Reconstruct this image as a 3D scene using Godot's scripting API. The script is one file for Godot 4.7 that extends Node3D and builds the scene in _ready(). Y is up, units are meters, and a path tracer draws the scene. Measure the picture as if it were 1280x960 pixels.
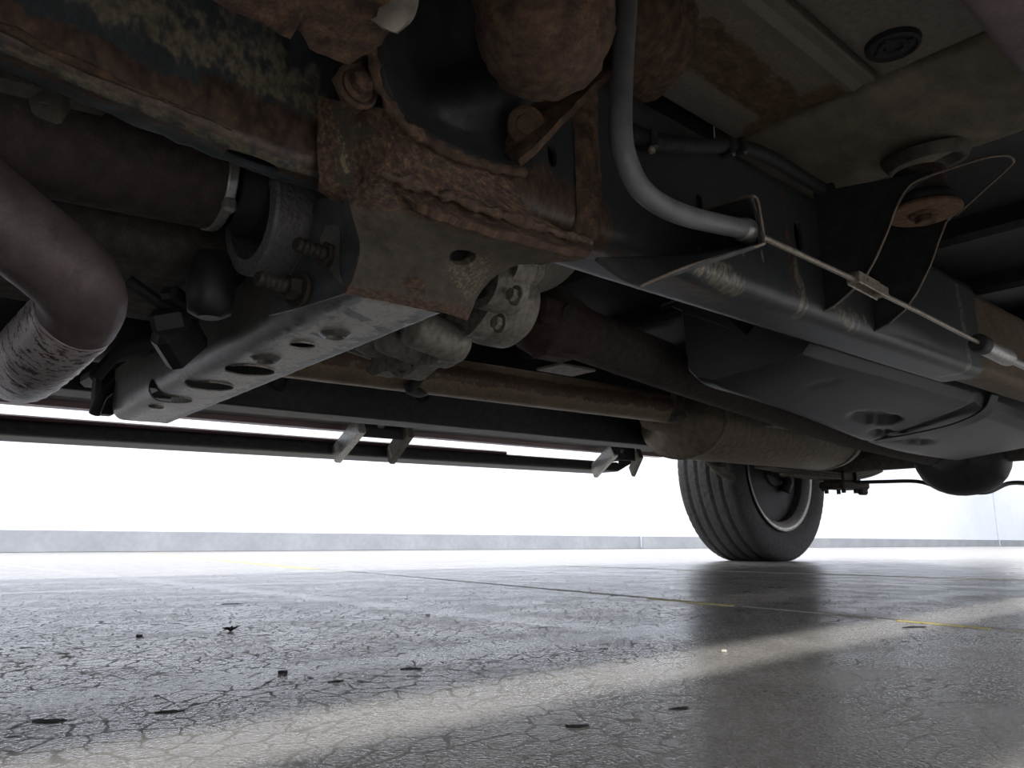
extends Node3D
# A rusty pickup truck standing in a bright workshop, seen from a phone lying on the floor under its left side.
# Truck parts are written in the truck's own axes: x rearwards, y up, z towards its left side; the truck stands with its nose 1.3 degrees down.

const BASE := Vector3(1.0, 0.0, -0.83)
const RAKE := 1.3
var truck: Node3D
var used := {}
var T := {}
var M := {}
var wob := FastNoiseLite.new()

func _ready():
	# ---- camera ----
	var cam = Camera3D.new()
	cam.name = "camera"
	var yaw = deg_to_rad(48.07)
	var f0 = Vector3(cos(yaw), 0, -sin(yaw))
	var pitch = atan(200.0 / 961.0)
	cam.transform = Transform3D(Basis.looking_at(f0 * cos(pitch) + Vector3.UP * sin(pitch), Vector3.UP), Vector3(0, 0.06, 0))
	cam.fov = rad_to_deg(2.0 * atan(480.0 / 961.0))
	cam.near = 0.01
	cam.far = 100.0
	add_child(cam)
	# ---- environment ----
	var we = WorldEnvironment.new()
	we.name = "environment"
	var env = Environment.new()
	env.background_mode = Environment.BG_COLOR
	env.background_color = Color(0.75, 0.82, 0.9)
	env.tonemap_mode = Environment.TONE_MAPPER_LINEAR
	env.tonemap_exposure = 1.18
	env.sdfgi_enabled = true
	env.ssao_enabled = true
	env.ssil_enabled = true
	we.environment = env
	add_child(we)
	# ---- ceiling lamps: position, size, energy of the area light ----
	var lamps = []
	for x in [-5.0, -1.0, 3.0, 7.0, 12.0, 18.0, 25.0]:
		for z in [-4.4, 3.12, 6.3]:  # last row is unseen fill, added to lift the floor and underside
			lamps.append(Vector3(x, 4.46, z))
	make_materials()
	for p in lamps:
		ceiling_light(p, Vector2(3.4, 0.26) if p.z > 0 and p.z < 5 else Vector2(3.0, 0.7), LAMP_ENERGY * (0.68 if p.z < 0 else (0.82 if p.z < 5 else 0.3)))
	make_room()
	make_truck()
	make_debris()

const LAMP_ENERGY := 24.0

# ---------------------------------------------------------------- naming and committing
func numbered(called: String) -> String:
	used[called] = used.get(called, 0) + 1
	return called if used[called] == 1 else "%s_%03d" % [called, used[called] - 1]

func thing(called, label, category, at = Vector3.ZERO, group = "") -> Node3D:
	var o = Node3D.new()
	o.name = numbered(called)
	o.position = at
	o.set_meta("label", label)
	o.set_meta("category", category)
	if group:
		o.set_meta("group", group)
	add_child(o)
	return o

func free_name(called: String, parent: Node) -> String:
	var n = called
	var k = 0
	while parent.has_node(NodePath(n)):
		k += 1
		n = "%s_%03d" % [called, k]
	return n

func st_new() -> SurfaceTool:
	var st = SurfaceTool.new()
	st.begin(Mesh.PRIMITIVE_TRIANGLES)
	return st

func part(called: String, st: SurfaceTool, mat: Material, parent: Node3D, label = "") -> MeshInstance3D:
	st.generate_normals()
	st.index()
	var o = MeshInstance3D.new()
	o.name = free_name(called, parent)
	o.mesh = st.commit()
	o.material_override = mat
	if parent == truck:
		o.position = -BASE
	if label:
		o.set_meta("label", label)
	parent.add_child(o, true)
	return o

func struct(called, st, mat, parent = self) -> MeshInstance3D:
	var o = part(called, st, mat, parent)
	o.set_meta("kind", "structure")
	return o

# ---------------------------------------------------------------- shapes
func tri(st, a, b, c, ua = Vector2.ZERO, ub = Vector2.ZERO, uc = Vector2.ZERO):
	st.set_uv(ua); st.add_vertex(a)
	st.set_uv(ub); st.add_vertex(b)
	st.set_uv(uc); st.add_vertex(c)

func quad(st, a, b, c, d, ua = Vector2(0, 0), ub = Vector2(1, 0), uc = Vector2(1, 1), ud = Vector2(0, 1)):
	tri(st, a, b, c, ua, ub, uc)
	tri(st, a, c, d, ua, uc, ud)

func catmull(p, n: int) -> Array:
	var out = []
	var k = p.size() - 1
	for i in n + 1:
		var t = float(i) / n * k
		var j = mini(int(t), k - 1)
		var s = t - j
		var b = p[j]
		var c = p[j + 1]
		var a = p[j - 1] if j > 0 else b * 2.0 - c
		var d = p[j + 2] if j + 2 <= k else c * 2.0 - b
		out.append(0.5 * (2.0 * b + (c - a) * s + (2.0 * a - 5.0 * b + 4.0 * c - d) * s * s + (3.0 * b - a - 3.0 * c + d) * s * s * s))
	return out

func straight(p, n: int) -> Array:
	var out = []
	var k = p.size() - 1
	for i in n + 1:
		var t = float(i) / n * k
		var j = mini(int(t), k - 1)
		out.append(p[j].lerp(p[j + 1], t - j))
	return out

# a sheet through a grid of points; holes are [u, v, ru, rv, power] in grid coordinates 0..1
func sheet(st, P: Array, thick = 0.0, holes = [], rough = 0.0, rfreq = 60.0, group = 1, lip = 0.0):
	var nu = P.size() - 1
	var nv = P[0].size() - 1
	var N = []
	for i in nu + 1:
		var row = []
		for j in nv + 1:
			var du = P[mini(i + 1, nu)][j] - P[maxi(i - 1, 0)][j]
			var dv = P[i][mini(j + 1, nv)] - P[i][maxi(j - 1, 0)]
			var n = dv.cross(du).normalized()
			row.append(n)
		N.append(row)
	if rough > 0.0:
		var Q = []
		for i in nu + 1:
			var row = []
			for j in nv + 1:
				row.append(P[i][j] + N[i][j] * rough * wob.get_noise_3dv(P[i][j] * rfreq))
			Q.append(row)
		P = Q
	var U = []
	for i in nu + 1:
		var row = []
		for j in nv + 1:
			row.append(Vector2(float(i) / nu, float(j) / nv))
		U.append(row)
	var cut = {}
	if holes.size() > 0:
		var moved = {}
		for h in holes:
			var i0 = clampi(int((h[0] - h[2]) * nu) - 1, 0, nu); var i1 = clampi(int((h[0] + h[2]) * nu) + 2, 0, nu)
			var j0 = clampi(int((h[1] - h[3]) * nv) - 1, 0, nv); var j1 = clampi(int((h[1] + h[3]) * nv) + 2, 0, nv)
			var mine = {}
			for i in range(i0, i1):
				for j in range(j0, j1):
					if hd(h, (i + 0.5) / nu, (j + 0.5) / nv) < 1.0:
						mine[i * 10000 + j] = true
			for k in mine:
				cut[k] = true
			for k in mine:
				var i = int(k / 10000); var j = k % 10000
				for c in [[i, j], [i + 1, j], [i, j + 1], [i + 1, j + 1]]:
					var edge = false
					for q in [[c[0] - 1, c[1] - 1], [c[0], c[1] - 1], [c[0] - 1, c[1]], [c[0], c[1]]]:
						if not mine.has(q[0] * 10000 + q[1]):
							edge = true
					var key = c[0] * 10000 + c[1]
					if edge and not moved.has(key):
						moved[key] = true
						var d = hd(h, float(c[0]) / nu, float(c[1]) / nv)
						var uv = Vector2(h[0], h[1]) + (Vector2(float(c[0]) / nu, float(c[1]) / nv) - Vector2(h[0], h[1])) / maxf(d, 0.2)
						U[c[0]][c[1]] = uv
						moved[key] = [c, uv]
		var put = []
		for key in moved:
			var c = moved[key][0]; var uv = moved[key][1]
			put.append([c, at_uv(P, uv)])
		for q in put:
			P[q[0][0]][q[0][1]] = q[1]
	var B = []
	if thick != 0.0 or lip != 0.0:
		for i in nu + 1:
			var row = []
			for j in nv + 1:
				row.append(P[i][j] - N[i][j] * (thick if thick != 0.0 else lip))
			B.append(row)
	for i in nu:
		for j in nv:
			if cut.has(i * 10000 + j):
				continue
			var a = P[i][j]; var b = P[i + 1][j]; var c = P[i + 1][j + 1]; var d = P[i][j + 1]
			var ua = U[i][j]; var ub = U[i + 1][j]; var uc = U[i + 1][j + 1]; var ud = U[i][j + 1]
			st.set_smooth_group(group)
			quad(st, a, b, c, d, ua, ub, uc, ud)
			if thick != 0.0:
				st.set_smooth_group(group + 1)
				quad(st, B[i][j + 1], B[i + 1][j + 1], B[i + 1][j], B[i][j], ud, uc, ub, ua)
			st.set_smooth_group(group + 2)
			if thick != 0.0 or (lip != 0.0 and holes.size() > 0):
				for e in [[i, j, i + 1, j, i, j - 1], [i + 1, j, i + 1, j + 1, i + 1, j], [i + 1, j + 1, i, j + 1, i, j + 1], [i, j + 1, i, j, i - 1, j]]:
					var out = e[4] < 0 or e[5] < 0 or e[4] >= nu or e[5] >= nv
					if (out and thick != 0.0) or cut.has(e[4] * 10000 + e[5]):
						var p = P[e[0]][e[1]]; var q = P[e[2]][e[3]]
						quad(st, p, B[e[0]][e[1]], B[e[2]][e[3]], q, U[e[0]][e[1]], U[e[0]][e[1]], U[e[2]][e[3]], U[e[2]][e[3]])

func hd(h, u, v) -> float:
	return pow(pow(absf(u - h[0]) / h[2], h[4]) + pow(absf(v - h[1]) / h[3], h[4]), 1.0 / h[4])

func at_uv(P, uv: Vector2):
	var nu = P.size() - 1; var nv = P[0].size() - 1
	var x = clampf(uv.x * nu, 0, nu - 0.0001); var y = clampf(uv.y * nv, 0, nv - 0.0001)
	var i = int(x); var j = int(y)
	return P[i][j].lerp(P[i + 1][j], x - i).lerp(P[i][j + 1].lerp(P[i + 1][j + 1], x - i), y - j)

# rows of control points -> smooth grid [u][v]
func loft(rows, nu: int, nv: int, lin_u = false, lin_v = false) -> Array:
	var rr = []
	for r in rows:
		rr.append(straight(r, nu) if lin_u else catmull(r, nu))
	var P = []
	for i in nu + 1:
		var col = []
		for r in rr:
			col.append(r[i])
		P.append(straight(col, nv) if lin_v else catmull(col, nv))
	return P

# sections along x: x list with a function giving the closed section as Vector2(z, y) points
func sweep_x(xs: Array, sect: Callable) -> Array:
	var P = []
	for x in xs:
		var row = []
		for q in sect.call(x):
			row.append(Vector3(x, q.y, q.x))
		P.append(row)
	return P

# closed rounded rectangle (z, y), from the top of the outer side (z0) down, along the bottom, up the inner side and back
func rrect(z0: float, z1: float, yb: float, yt: float, r: float, nw = 24, nb = 12, nc = 4) -> Array:
	var out = []
	var s = signf(z0 - z1)
	for i in nw + 1:
		out.append(Vector2(z0, lerpf(yt - r, yb + r, float(i) / nw)))
	for i in range(1, nc + 1):
		var a = PI / 2 * i / nc
		out.append(Vector2(z0 - s * r * (1 - cos(a)), yb + r * (1 - sin(a))))
	for i in range(1, nb + 1):
		out.append(Vector2(lerpf(z0 - s * r, z1 + s * r, float(i) / nb), yb))
	for i in range(1, nc + 1):
		var a = PI / 2 * i / nc
		out.append(Vector2(z1 + s * r * (1 - sin(a)), yb + r * (1 - cos(a))))
	for i in range(1, nw + 1):
		out.append(Vector2(z1, lerpf(yb + r, yt - r, float(i) / nw)))
	for i in range(1, nc + 1):
		var a = PI / 2 * i / nc
		out.append(Vector2(z1 + s * r * (1 - cos(a)), yt - r * (1 - sin(a))))
	for i in range(1, nb + 1):
		out.append(Vector2(lerpf(z1 + s * r, z0 - s * r, float(i) / nb), yt))
	for i in range(1, nc + 1):
		var a = PI / 2 * i / nc
		out.append(Vector2(z0 - s * r * (1 - sin(a)), yt - r * (1 - cos(a))))
	return out

func range_x(a: float, b: float, step: float) -> Array:
	var n = maxi(1, roundi((b - a) / step))
	var out = []
	for i in n + 1:
		out.append(lerpf(a, b, float(i) / n))
	return out

# tube along points; r is a number or a function of 0..1
func tube(st, pts: Array, r, segs = 16, caps = true, rough = 0.0, rfreq = 80.0):
	var n = pts.size()
	var t0 = (pts[1] - pts[0]).normalized()
	var side = t0.cross(Vector3.UP if absf(t0.y) < 0.9 else Vector3.RIGHT).normalized()
	var P = []
	var length = 0.0
	var L = []
	for i in n:
		var t = (pts[mini(i + 1, n - 1)] - pts[maxi(i - 1, 0)]).normalized()
		side = (side - t * side.dot(t)).normalized()
		var up = side.cross(t)
		if i > 0:
			length += pts[i].distance_to(pts[i - 1])
		L.append(length)
		var rad = r.call(float(i) / (n - 1)) if r is Callable else r
		var ring = []
		for k in segs:
			var a = TAU * k / segs
			var p = pts[i] + (side * cos(a) + up * sin(a)) * rad
			if rough > 0.0:
				p += (side * cos(a) + up * sin(a)) * rough * wob.get_noise_3dv(p * rfreq)
			ring.append(p)
		P.append(ring)
	st.set_smooth_group(1)
	for i in n - 1:
		for k in segs:
			var m = (k + 1) % segs
			quad(st, P[i][k], P[i + 1][k], P[i + 1][m], P[i][m], Vector2(L[i], float(k) / segs), Vector2(L[i + 1], float(k) / segs), Vector2(L[i + 1], float(k + 1) / segs), Vector2(L[i], float(k + 1) / segs))
	if caps:
		st.set_smooth_group(2)
		for k in segs:
			var m = (k + 1) % segs
			tri(st, pts[0], P[0][k], P[0][m])
			tri(st, pts[n - 1], P[n - 1][m], P[n - 1][k])

# turn a profile of Vector2(radius, height) round the y axis of xf
func lathe(st, prof: Array, xf: Transform3D, segs = 32, sharp = true):
	for i in prof.size() - 1:
		st.set_smooth_group(i % 30 if sharp else 1)
		for k in segs:
			var a = TAU * k / segs; var b = TAU * (k + 1) / segs
			var p = prof[i]; var q = prof[i + 1]
			var v = [Vector3(p.x * cos(a), p.y, p.x * sin(a)), Vector3(p.x * cos(b), p.y, p.x * sin(b)), Vector3(q.x * cos(b), q.y, q.x * sin(b)), Vector3(q.x * cos(a), q.y, q.x * sin(a))]
			var ua = Vector2(float(k) / segs, float(i) / prof.size()); var ub = Vector2(float(k + 1) / segs, float(i + 1) / prof.size())
			if q.x > 0.00001:
				tri(st, xf * v[0], xf * v[2], xf * v[1], ua, ub, Vector2(ub.x, ua.y)) if p.x > 0.00001 else null
				tri(st, xf * v[0], xf * v[3], xf * v[2], ua, Vector2(ua.x, ub.y), ub)
			else:
				tri(st, xf * v[0], xf * v[3], xf * v[1], ua, ub, Vector2(ub.x, ua.y))

func axis(at: Vector3, dir: Vector3) -> Transform3D:
	var y = dir.normalized()
	var x = y.cross(Vector3.FORWARD if absf(y.z) < 0.9 else Vector3.RIGHT).normalized()
	return Transform3D(Basis(x, y, x.cross(y)), at)

# chamfered box
func box(st, xf: Transform3D, size: Vector3, b = 0.003):
	b = minf(b, minf(size.x, minf(size.y, size.z)) * 0.49)
	var h = size / 2
	st.set_smooth_group(-1)
	var p = func(sx, sy, sz, k):
		var v = Vector3(sx * h.x, sy * h.y, sz * h.z)
		if k != 0: v.x -= sx * b
		if k != 1: v.y -= sy * b
		if k != 2: v.z -= sz * b
		return xf * v
	var fq = func(a, c, d, e):
		var n = (c - a).cross(d - a)
		if n.dot((a + c + d + e) / 4 - xf.origin) > 0:
			quad(st, a, e, d, c)
		else:
			quad(st, a, c, d, e)
	for s in [-1, 1]:
		fq.call(p.call(s, -1, -1, 0), p.call(s, 1, -1, 0), p.call(s, 1, 1, 0), p.call(s, -1, 1, 0))
		fq.call(p.call(-1, s, -1, 1), p.call(1, s, -1, 1), p.call(1, s, 1, 1), p.call(-1, s, 1, 1))
		fq.call(p.call(-1, -1, s, 2), p.call(1, -1, s, 2), p.call(1, 1, s, 2), p.call(-1, 1, s, 2))
	for s in [-1, 1]:
		for t in [-1, 1]:
			fq.call(p.call(-1, s, t, 1), p.call(1, s, t, 1), p.call(1, s, t, 2), p.call(-1, s, t, 2))
			fq.call(p.call(s, -1, t, 0), p.call(s, 1, t, 0), p.call(s, 1, t, 2), p.call(s, -1, t, 2))
			fq.call(p.call(s, t, -1, 0), p.call(s, t, 1, 0), p.call(s, t, 1, 1), p.call(s, t, -1, 1))
			for w in [-1, 1]:
				var a = p.call(s, t, w, 0); var c = p.call(s, t, w, 1); var d = p.call(s, t, w, 2)
				if (c - a).cross(d - a).dot(a - xf.origin) > 0:
					tri(st, a, d, c)
				else:
					tri(st, a, c, d)

func boxat(st, at: Vector3, size: Vector3, b = 0.003, euler = Vector3.ZERO):
	box(st, Transform3D(Basis.from_euler(euler * PI / 180.0), at), size, b)

# prism: outline (in the xf plane x, y) pushed along z by t, with a chamfer
func prism(st, outline: Array, t: float, xf: Transform3D, b = 0.0):
	var o = PackedVector2Array(outline)
	if Geometry2D.is_polygon_clockwise(o):
		o.reverse()
	var n = o.size()
	var inn = PackedVector2Array()
	for i in n:
		var d0 = (o[i] - o[(i + n - 1) % n]).normalized(); var d1 = (o[(i + 1) % n] - o[i]).normalized()
		var m = (Vector2(-d0.y, d0.x) + Vector2(-d1.y, d1.x))
		m = m / maxf(0.4, m.length_squared() / 2.0)
		inn.append(o[i] + m * b)
	var ids = Geometry2D.triangulate_polygon(inn)
	st.set_smooth_group(-1)
	for k in range(0, ids.size(), 3):
		var a = inn[ids[k]]; var c = inn[ids[k + 1]]; var d = inn[ids[k + 2]]
		if (c - a).cross(d - a) > 0:
			var e = c; c = d; d = e
		tri(st, xf * Vector3(a.x, a.y, t), xf * Vector3(c.x, c.y, t), xf * Vector3(d.x, d.y, t), a, c, d)
		tri(st, xf * Vector3(a.x, a.y, 0), xf * Vector3(d.x, d.y, 0), xf * Vector3(c.x, c.y, 0), a, d, c)
	for i in n:
		var j = (i + 1) % n
		var lv = [[inn[i], inn[j], 0.0], [o[i], o[j], minf(b, t / 2)], [o[i], o[j], t - minf(b, t / 2)], [inn[i], inn[j], t]] if b > 0 else [[o[i], o[j], 0.0], [o[i], o[j], t]]
		for k in lv.size() - 1:
			var p = lv[k]; var q = lv[k + 1]
			quad(st, xf * Vector3(p[0].x, p[0].y, p[2]), xf * Vector3(q[0].x, q[0].y, q[2]), xf * Vector3(q[1].x, q[1].y, q[2]), xf * Vector3(p[1].x, p[1].y, p[2]))

func hexagon(r: float) -> Array:
	var out = []
	for k in 6:
		out.append(Vector2.from_angle(TAU * k / 6) * r)
	return out

# hexagon bolt head with a washer, standing on "at" along "dir"; thread adds a stud with rings
func bolt(st, at: Vector3, dir: Vector3, r: float, h: float, thread = 0.0):
	var xf = axis(at, dir)
	lathe(st, [Vector2(0, 0), Vector2(r * 1.5, 0), Vector2(r * 1.5, h * 0.18), Vector2(r * 1.4, h * 0.24), Vector2(0, h * 0.24)], xf, 20)
	var y = dir.normalized()
	var flat = Transform3D(Basis(xf.basis.x, xf.basis.z * -1.0, y), at + y * h * 0.24)
	prism(st, hexagon(r), h * 0.76, flat, r * 0.12)
	if thread > 0.0:
		var prof = [Vector2(0, h)]
		var k = 0
		while k * 0.0022 < thread:
			prof.append(Vector2(r * (0.52 if k % 2 == 0 else 0.6), h + k * 0.0022))
			k += 1
		prof.append(Vector2(r * 0.45, h + thread)); prof.append(Vector2(0, h + thread))
		lathe(st, prof, xf, 16)

# ---------------------------------------------------------------- textures
func noise_bytes(w: int, h: int, seed_: int, freq: float, cell = false, oct = 4) -> PackedByteArray:
	var f = FastNoiseLite.new()
	f.seed = seed_
	f.frequency = freq
	if cell:
		f.noise_type = FastNoiseLite.TYPE_CELLULAR
		f.cellular_return_type = FastNoiseLite.RETURN_DISTANCE2_SUB
		f.fractal_type = FastNoiseLite.FRACTAL_NONE
		f.domain_warp_enabled = true
		f.domain_warp_amplitude = 14.0
		f.domain_warp_frequency = freq * 0.9
	else:
		f.noise_type = FastNoiseLite.TYPE_SIMPLEX_SMOOTH
		f.fractal_octaves = oct
	var img = f.get_seamless_image(w, h) if w == h else f.get_image(w, h)
	img.convert(Image.FORMAT_L8)
	return img.get_data()

func lut(cols: Array) -> Array:
	var out = []
	for i in 256:
		var t = i / 255.0 * (cols.size() - 1)
		var j = mini(int(t), cols.size() - 2)
		out.append(cols[j].lerp(cols[j + 1], t - j))
	return out

func to_tex(data: PackedByteArray, w: int, h: int) -> ImageTexture:
	var img = Image.create_from_data(w, h, false, Image.FORMAT_RGB8, data)
	img.generate_mipmaps()
	return ImageTexture.create_from_image(img)

# two layers of noise through a row of colours
func ramp_tex(seed_: int, freq: float, cols: Array, n = 512, fine = 0.35) -> ImageTexture:
	var a = noise_bytes(n, n, seed_, freq)
	var b = noise_bytes(n, n, seed_ + 7, freq * 7.0, false, 3)
	var l = lut(cols)
	var d = PackedByteArray()
	d.resize(n * n * 3)
	for i in n * n:
		var c = l[clampi(int(128 + (a[i] - 128) * (1.0 - fine) * 1.25 + (b[i] - 128) * fine * 1.25), 0, 255)]
		d[i * 3] = c.r8; d[i * 3 + 1] = c.g8; d[i * 3 + 2] = c.b8
	return to_tex(d, n, n)

func bump_tex(seed_: int, freq: float, strength: float, n = 512, oct = 4) -> ImageTexture:
	var img = Image.create_from_data(n, n, false, Image.FORMAT_L8, noise_bytes(n, n, seed_, freq, false, oct))
	img.convert(Image.FORMAT_RGBA8)
	img.bump_map_to_normal_map(strength)
	img.generate_mipmaps()
	return ImageTexture.create_from_image(img)

# paint with rust and dust where the strokes run: a stroke is [u0, v0, u1, v1, width in u, strength, kind 0 rust / 1 dust]
func worn_tex(w: int, h: int, seed_: int, paint: Array, rust: Array, dust: Array, strokes: Array, base_rust = 0.0, base_dust = 0.0, aspect = 1.0, fq = 1.0) -> ImageTexture:
	var mr = PackedFloat32Array(); mr.resize(w * h); mr.fill(base_rust)
	var md = PackedFloat32Array(); md.resize(w * h); md.fill(base_dust)
	for s in strokes:
		var a = Vector2(s[0] * aspect, s[1]); var b = Vector2(s[2] * aspect, s[3]); var wd = s[4]
		var x0 = clampi(int((minf(s[0], s[2]) - wd / aspect) * w), 0, w); var x1 = clampi(int((maxf(s[0], s[2]) + wd / aspect) * w) + 1, 0, w)
		var y0 = clampi(int((minf(s[1], s[3]) - wd) * h), 0, h); var y1 = clampi(int((maxf(s[1], s[3]) + wd) * h) + 1, 0, h)
		var ab = b - a
		var den = maxf(ab.length_squared(), 1e-9)
		var m = mr if s[6] == 0 else md
		for y in range(y0, y1):
			for x in range(x0, x1):
				var p = Vector2(float(x) / w * aspect, float(y) / h)
				var q = a + ab * clampf((p - a).dot(ab) / den, 0, 1)
				var f = 1.0 - p.distance_to(q) / wd
				if f > 0:
					var k = y * w + x
					m[k] = maxf(m[k], minf(1.0, f * 2.0) * s[5])
		if s[6] == 0: mr = m
		else: md = m
	var n1 = noise_bytes(w, h, seed_, 0.02 * fq)
	var n2 = noise_bytes(w, h, seed_ + 3, 0.09 * fq, false, 3)
	var n3 = noise_bytes(w, h, seed_ + 5, 0.035 * fq)
	var n4 = noise_bytes(w, h, seed_ + 9, 0.28, false, 2)
	var lp = lut(paint); var lr = lut(rust); var ld = lut(dust)
	var d = PackedByteArray(); d.resize(w * h * 3)
	for i in w * h:
		var e = (n1[i] - 128) / 128.0; var g = (n2[i] - 128) / 128.0; var o = (n3[i] - 128) / 128.0
		var kr = smoothstep(0.44, 0.58, mr[i] + e * 0.36 + g * 0.26)
		var kd = smoothstep(0.40, 0.85, md[i] + o * 0.4 + g * 0.22)
		var c = lp[clampi(int(128 + e * 60 + g * 50), 0, 255)]
		c = c.lerp(ld[clampi(int(128 + g * 100 + e * 40), 0, 255)], kd)
		c = c.lerp(lr[clampi(int(128 + o * 95 + g * 75), 0, 255)], kr)
		c = c * (1.0 + 0.16 * (n4[i] - 128) / 128.0)
		d[i * 3] = clampi(int(c.r * 255), 0, 255); d[i * 3 + 1] = clampi(int(c.g * 255), 0, 255); d[i * 3 + 2] = clampi(int(c.b * 255), 0, 255)
	return to_tex(d, w, h)

# worn concrete: fine crackle, chips and grain
func floor_textures():
	var n = 2048
	var grain = noise_bytes(n, n, 3, 0.2, false, 3)
	var cloud = noise_bytes(n, n, 5, 0.004, false, 4)
	var c1 = noise_bytes(n, n, 11, 0.03, true)
	var c2 = noise_bytes(n, n, 12, 0.075, true)
	var gate = noise_bytes(n, n, 21, 0.006, false, 3)
	var spot = noise_bytes(n, n, 31, 0.02, false, 2)
	var d = PackedByteArray(); d.resize(n * n * 3)
	var hgt = PackedByteArray(); hgt.resize(n * n)
	var rg = PackedByteArray(); rg.resize(n * n)
	for i in n * n:
		var g = (grain[i] - 128) / 128.0
		var cl = (cloud[i] - 128) / 128.0
		var ga = gate[i] / 255.0
		var k = maxf((1.0 - smoothstep(3.0, 9.0 + 9.0 * ga, float(c1[i]))) * smoothstep(0.12, 0.45, ga), (1.0 - smoothstep(2.0, 14.0, float(c2[i]))) * smoothstep(0.25, 0.6, 1.0 - ga) * 0.7)
		var chip = smoothstep(222.0, 232.0, spot[i] + g * 10.0)
		k = maxf(k, chip)
		var v = (0.58 + 0.05 * cl + 0.05 * g) * (1.0 - 0.2 * k)
		d[i * 3] = int(clampf(v * 1.0, 0, 1) * 255); d[i * 3 + 1] = int(clampf(v * 0.975, 0, 1) * 255); d[i * 3 + 2] = int(clampf(v * 0.935, 0, 1) * 255)
		hgt[i] = clampi(int(190 + g * 42 + cl * 4 - k * 50), 0, 255)
		rg[i] = clampi(int(255 * (0.235 + 0.08 * g + 0.03 * cl + 0.7 * k)), 0, 255)
	T.floor = to_tex(d, n, n)
	var img = Image.create_from_data(n, n, false, Image.FORMAT_L8, hgt)
	img.convert(Image.FORMAT_RGBA8)
	img.bump_map_to_normal_map(1.6)
	img.generate_mipmaps()
	T.floor_n = ImageTexture.create_from_image(img)
	var ri = Image.create_from_data(n, n, false, Image.FORMAT_L8, rg)
	ri.generate_mipmaps()
	T.floor_r = ImageTexture.create_from_image(ri)

func mat(tex, scale: float, rough: float, metal = 0.0, nrm = null, ns = 1.0, tint = Color.WHITE, spec = 0.5) -> StandardMaterial3D:
	var m = StandardMaterial3D.new()
	m.albedo_color = tint
	if tex:
		m.albedo_texture = tex
	m.roughness = rough
	m.metallic = metal
	m.metallic_specular = spec
	m.cull_mode = BaseMaterial3D.CULL_DISABLED
	if scale > 0:
		m.uv1_triplanar = true
		m.uv1_scale = Vector3.ONE * scale
	if nrm and scale > 0:
		m.normal_enabled = true
		m.normal_texture = nrm
		m.normal_scale = ns
	return m

func hx(s: String) -> Color:
	return Color(s)

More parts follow.
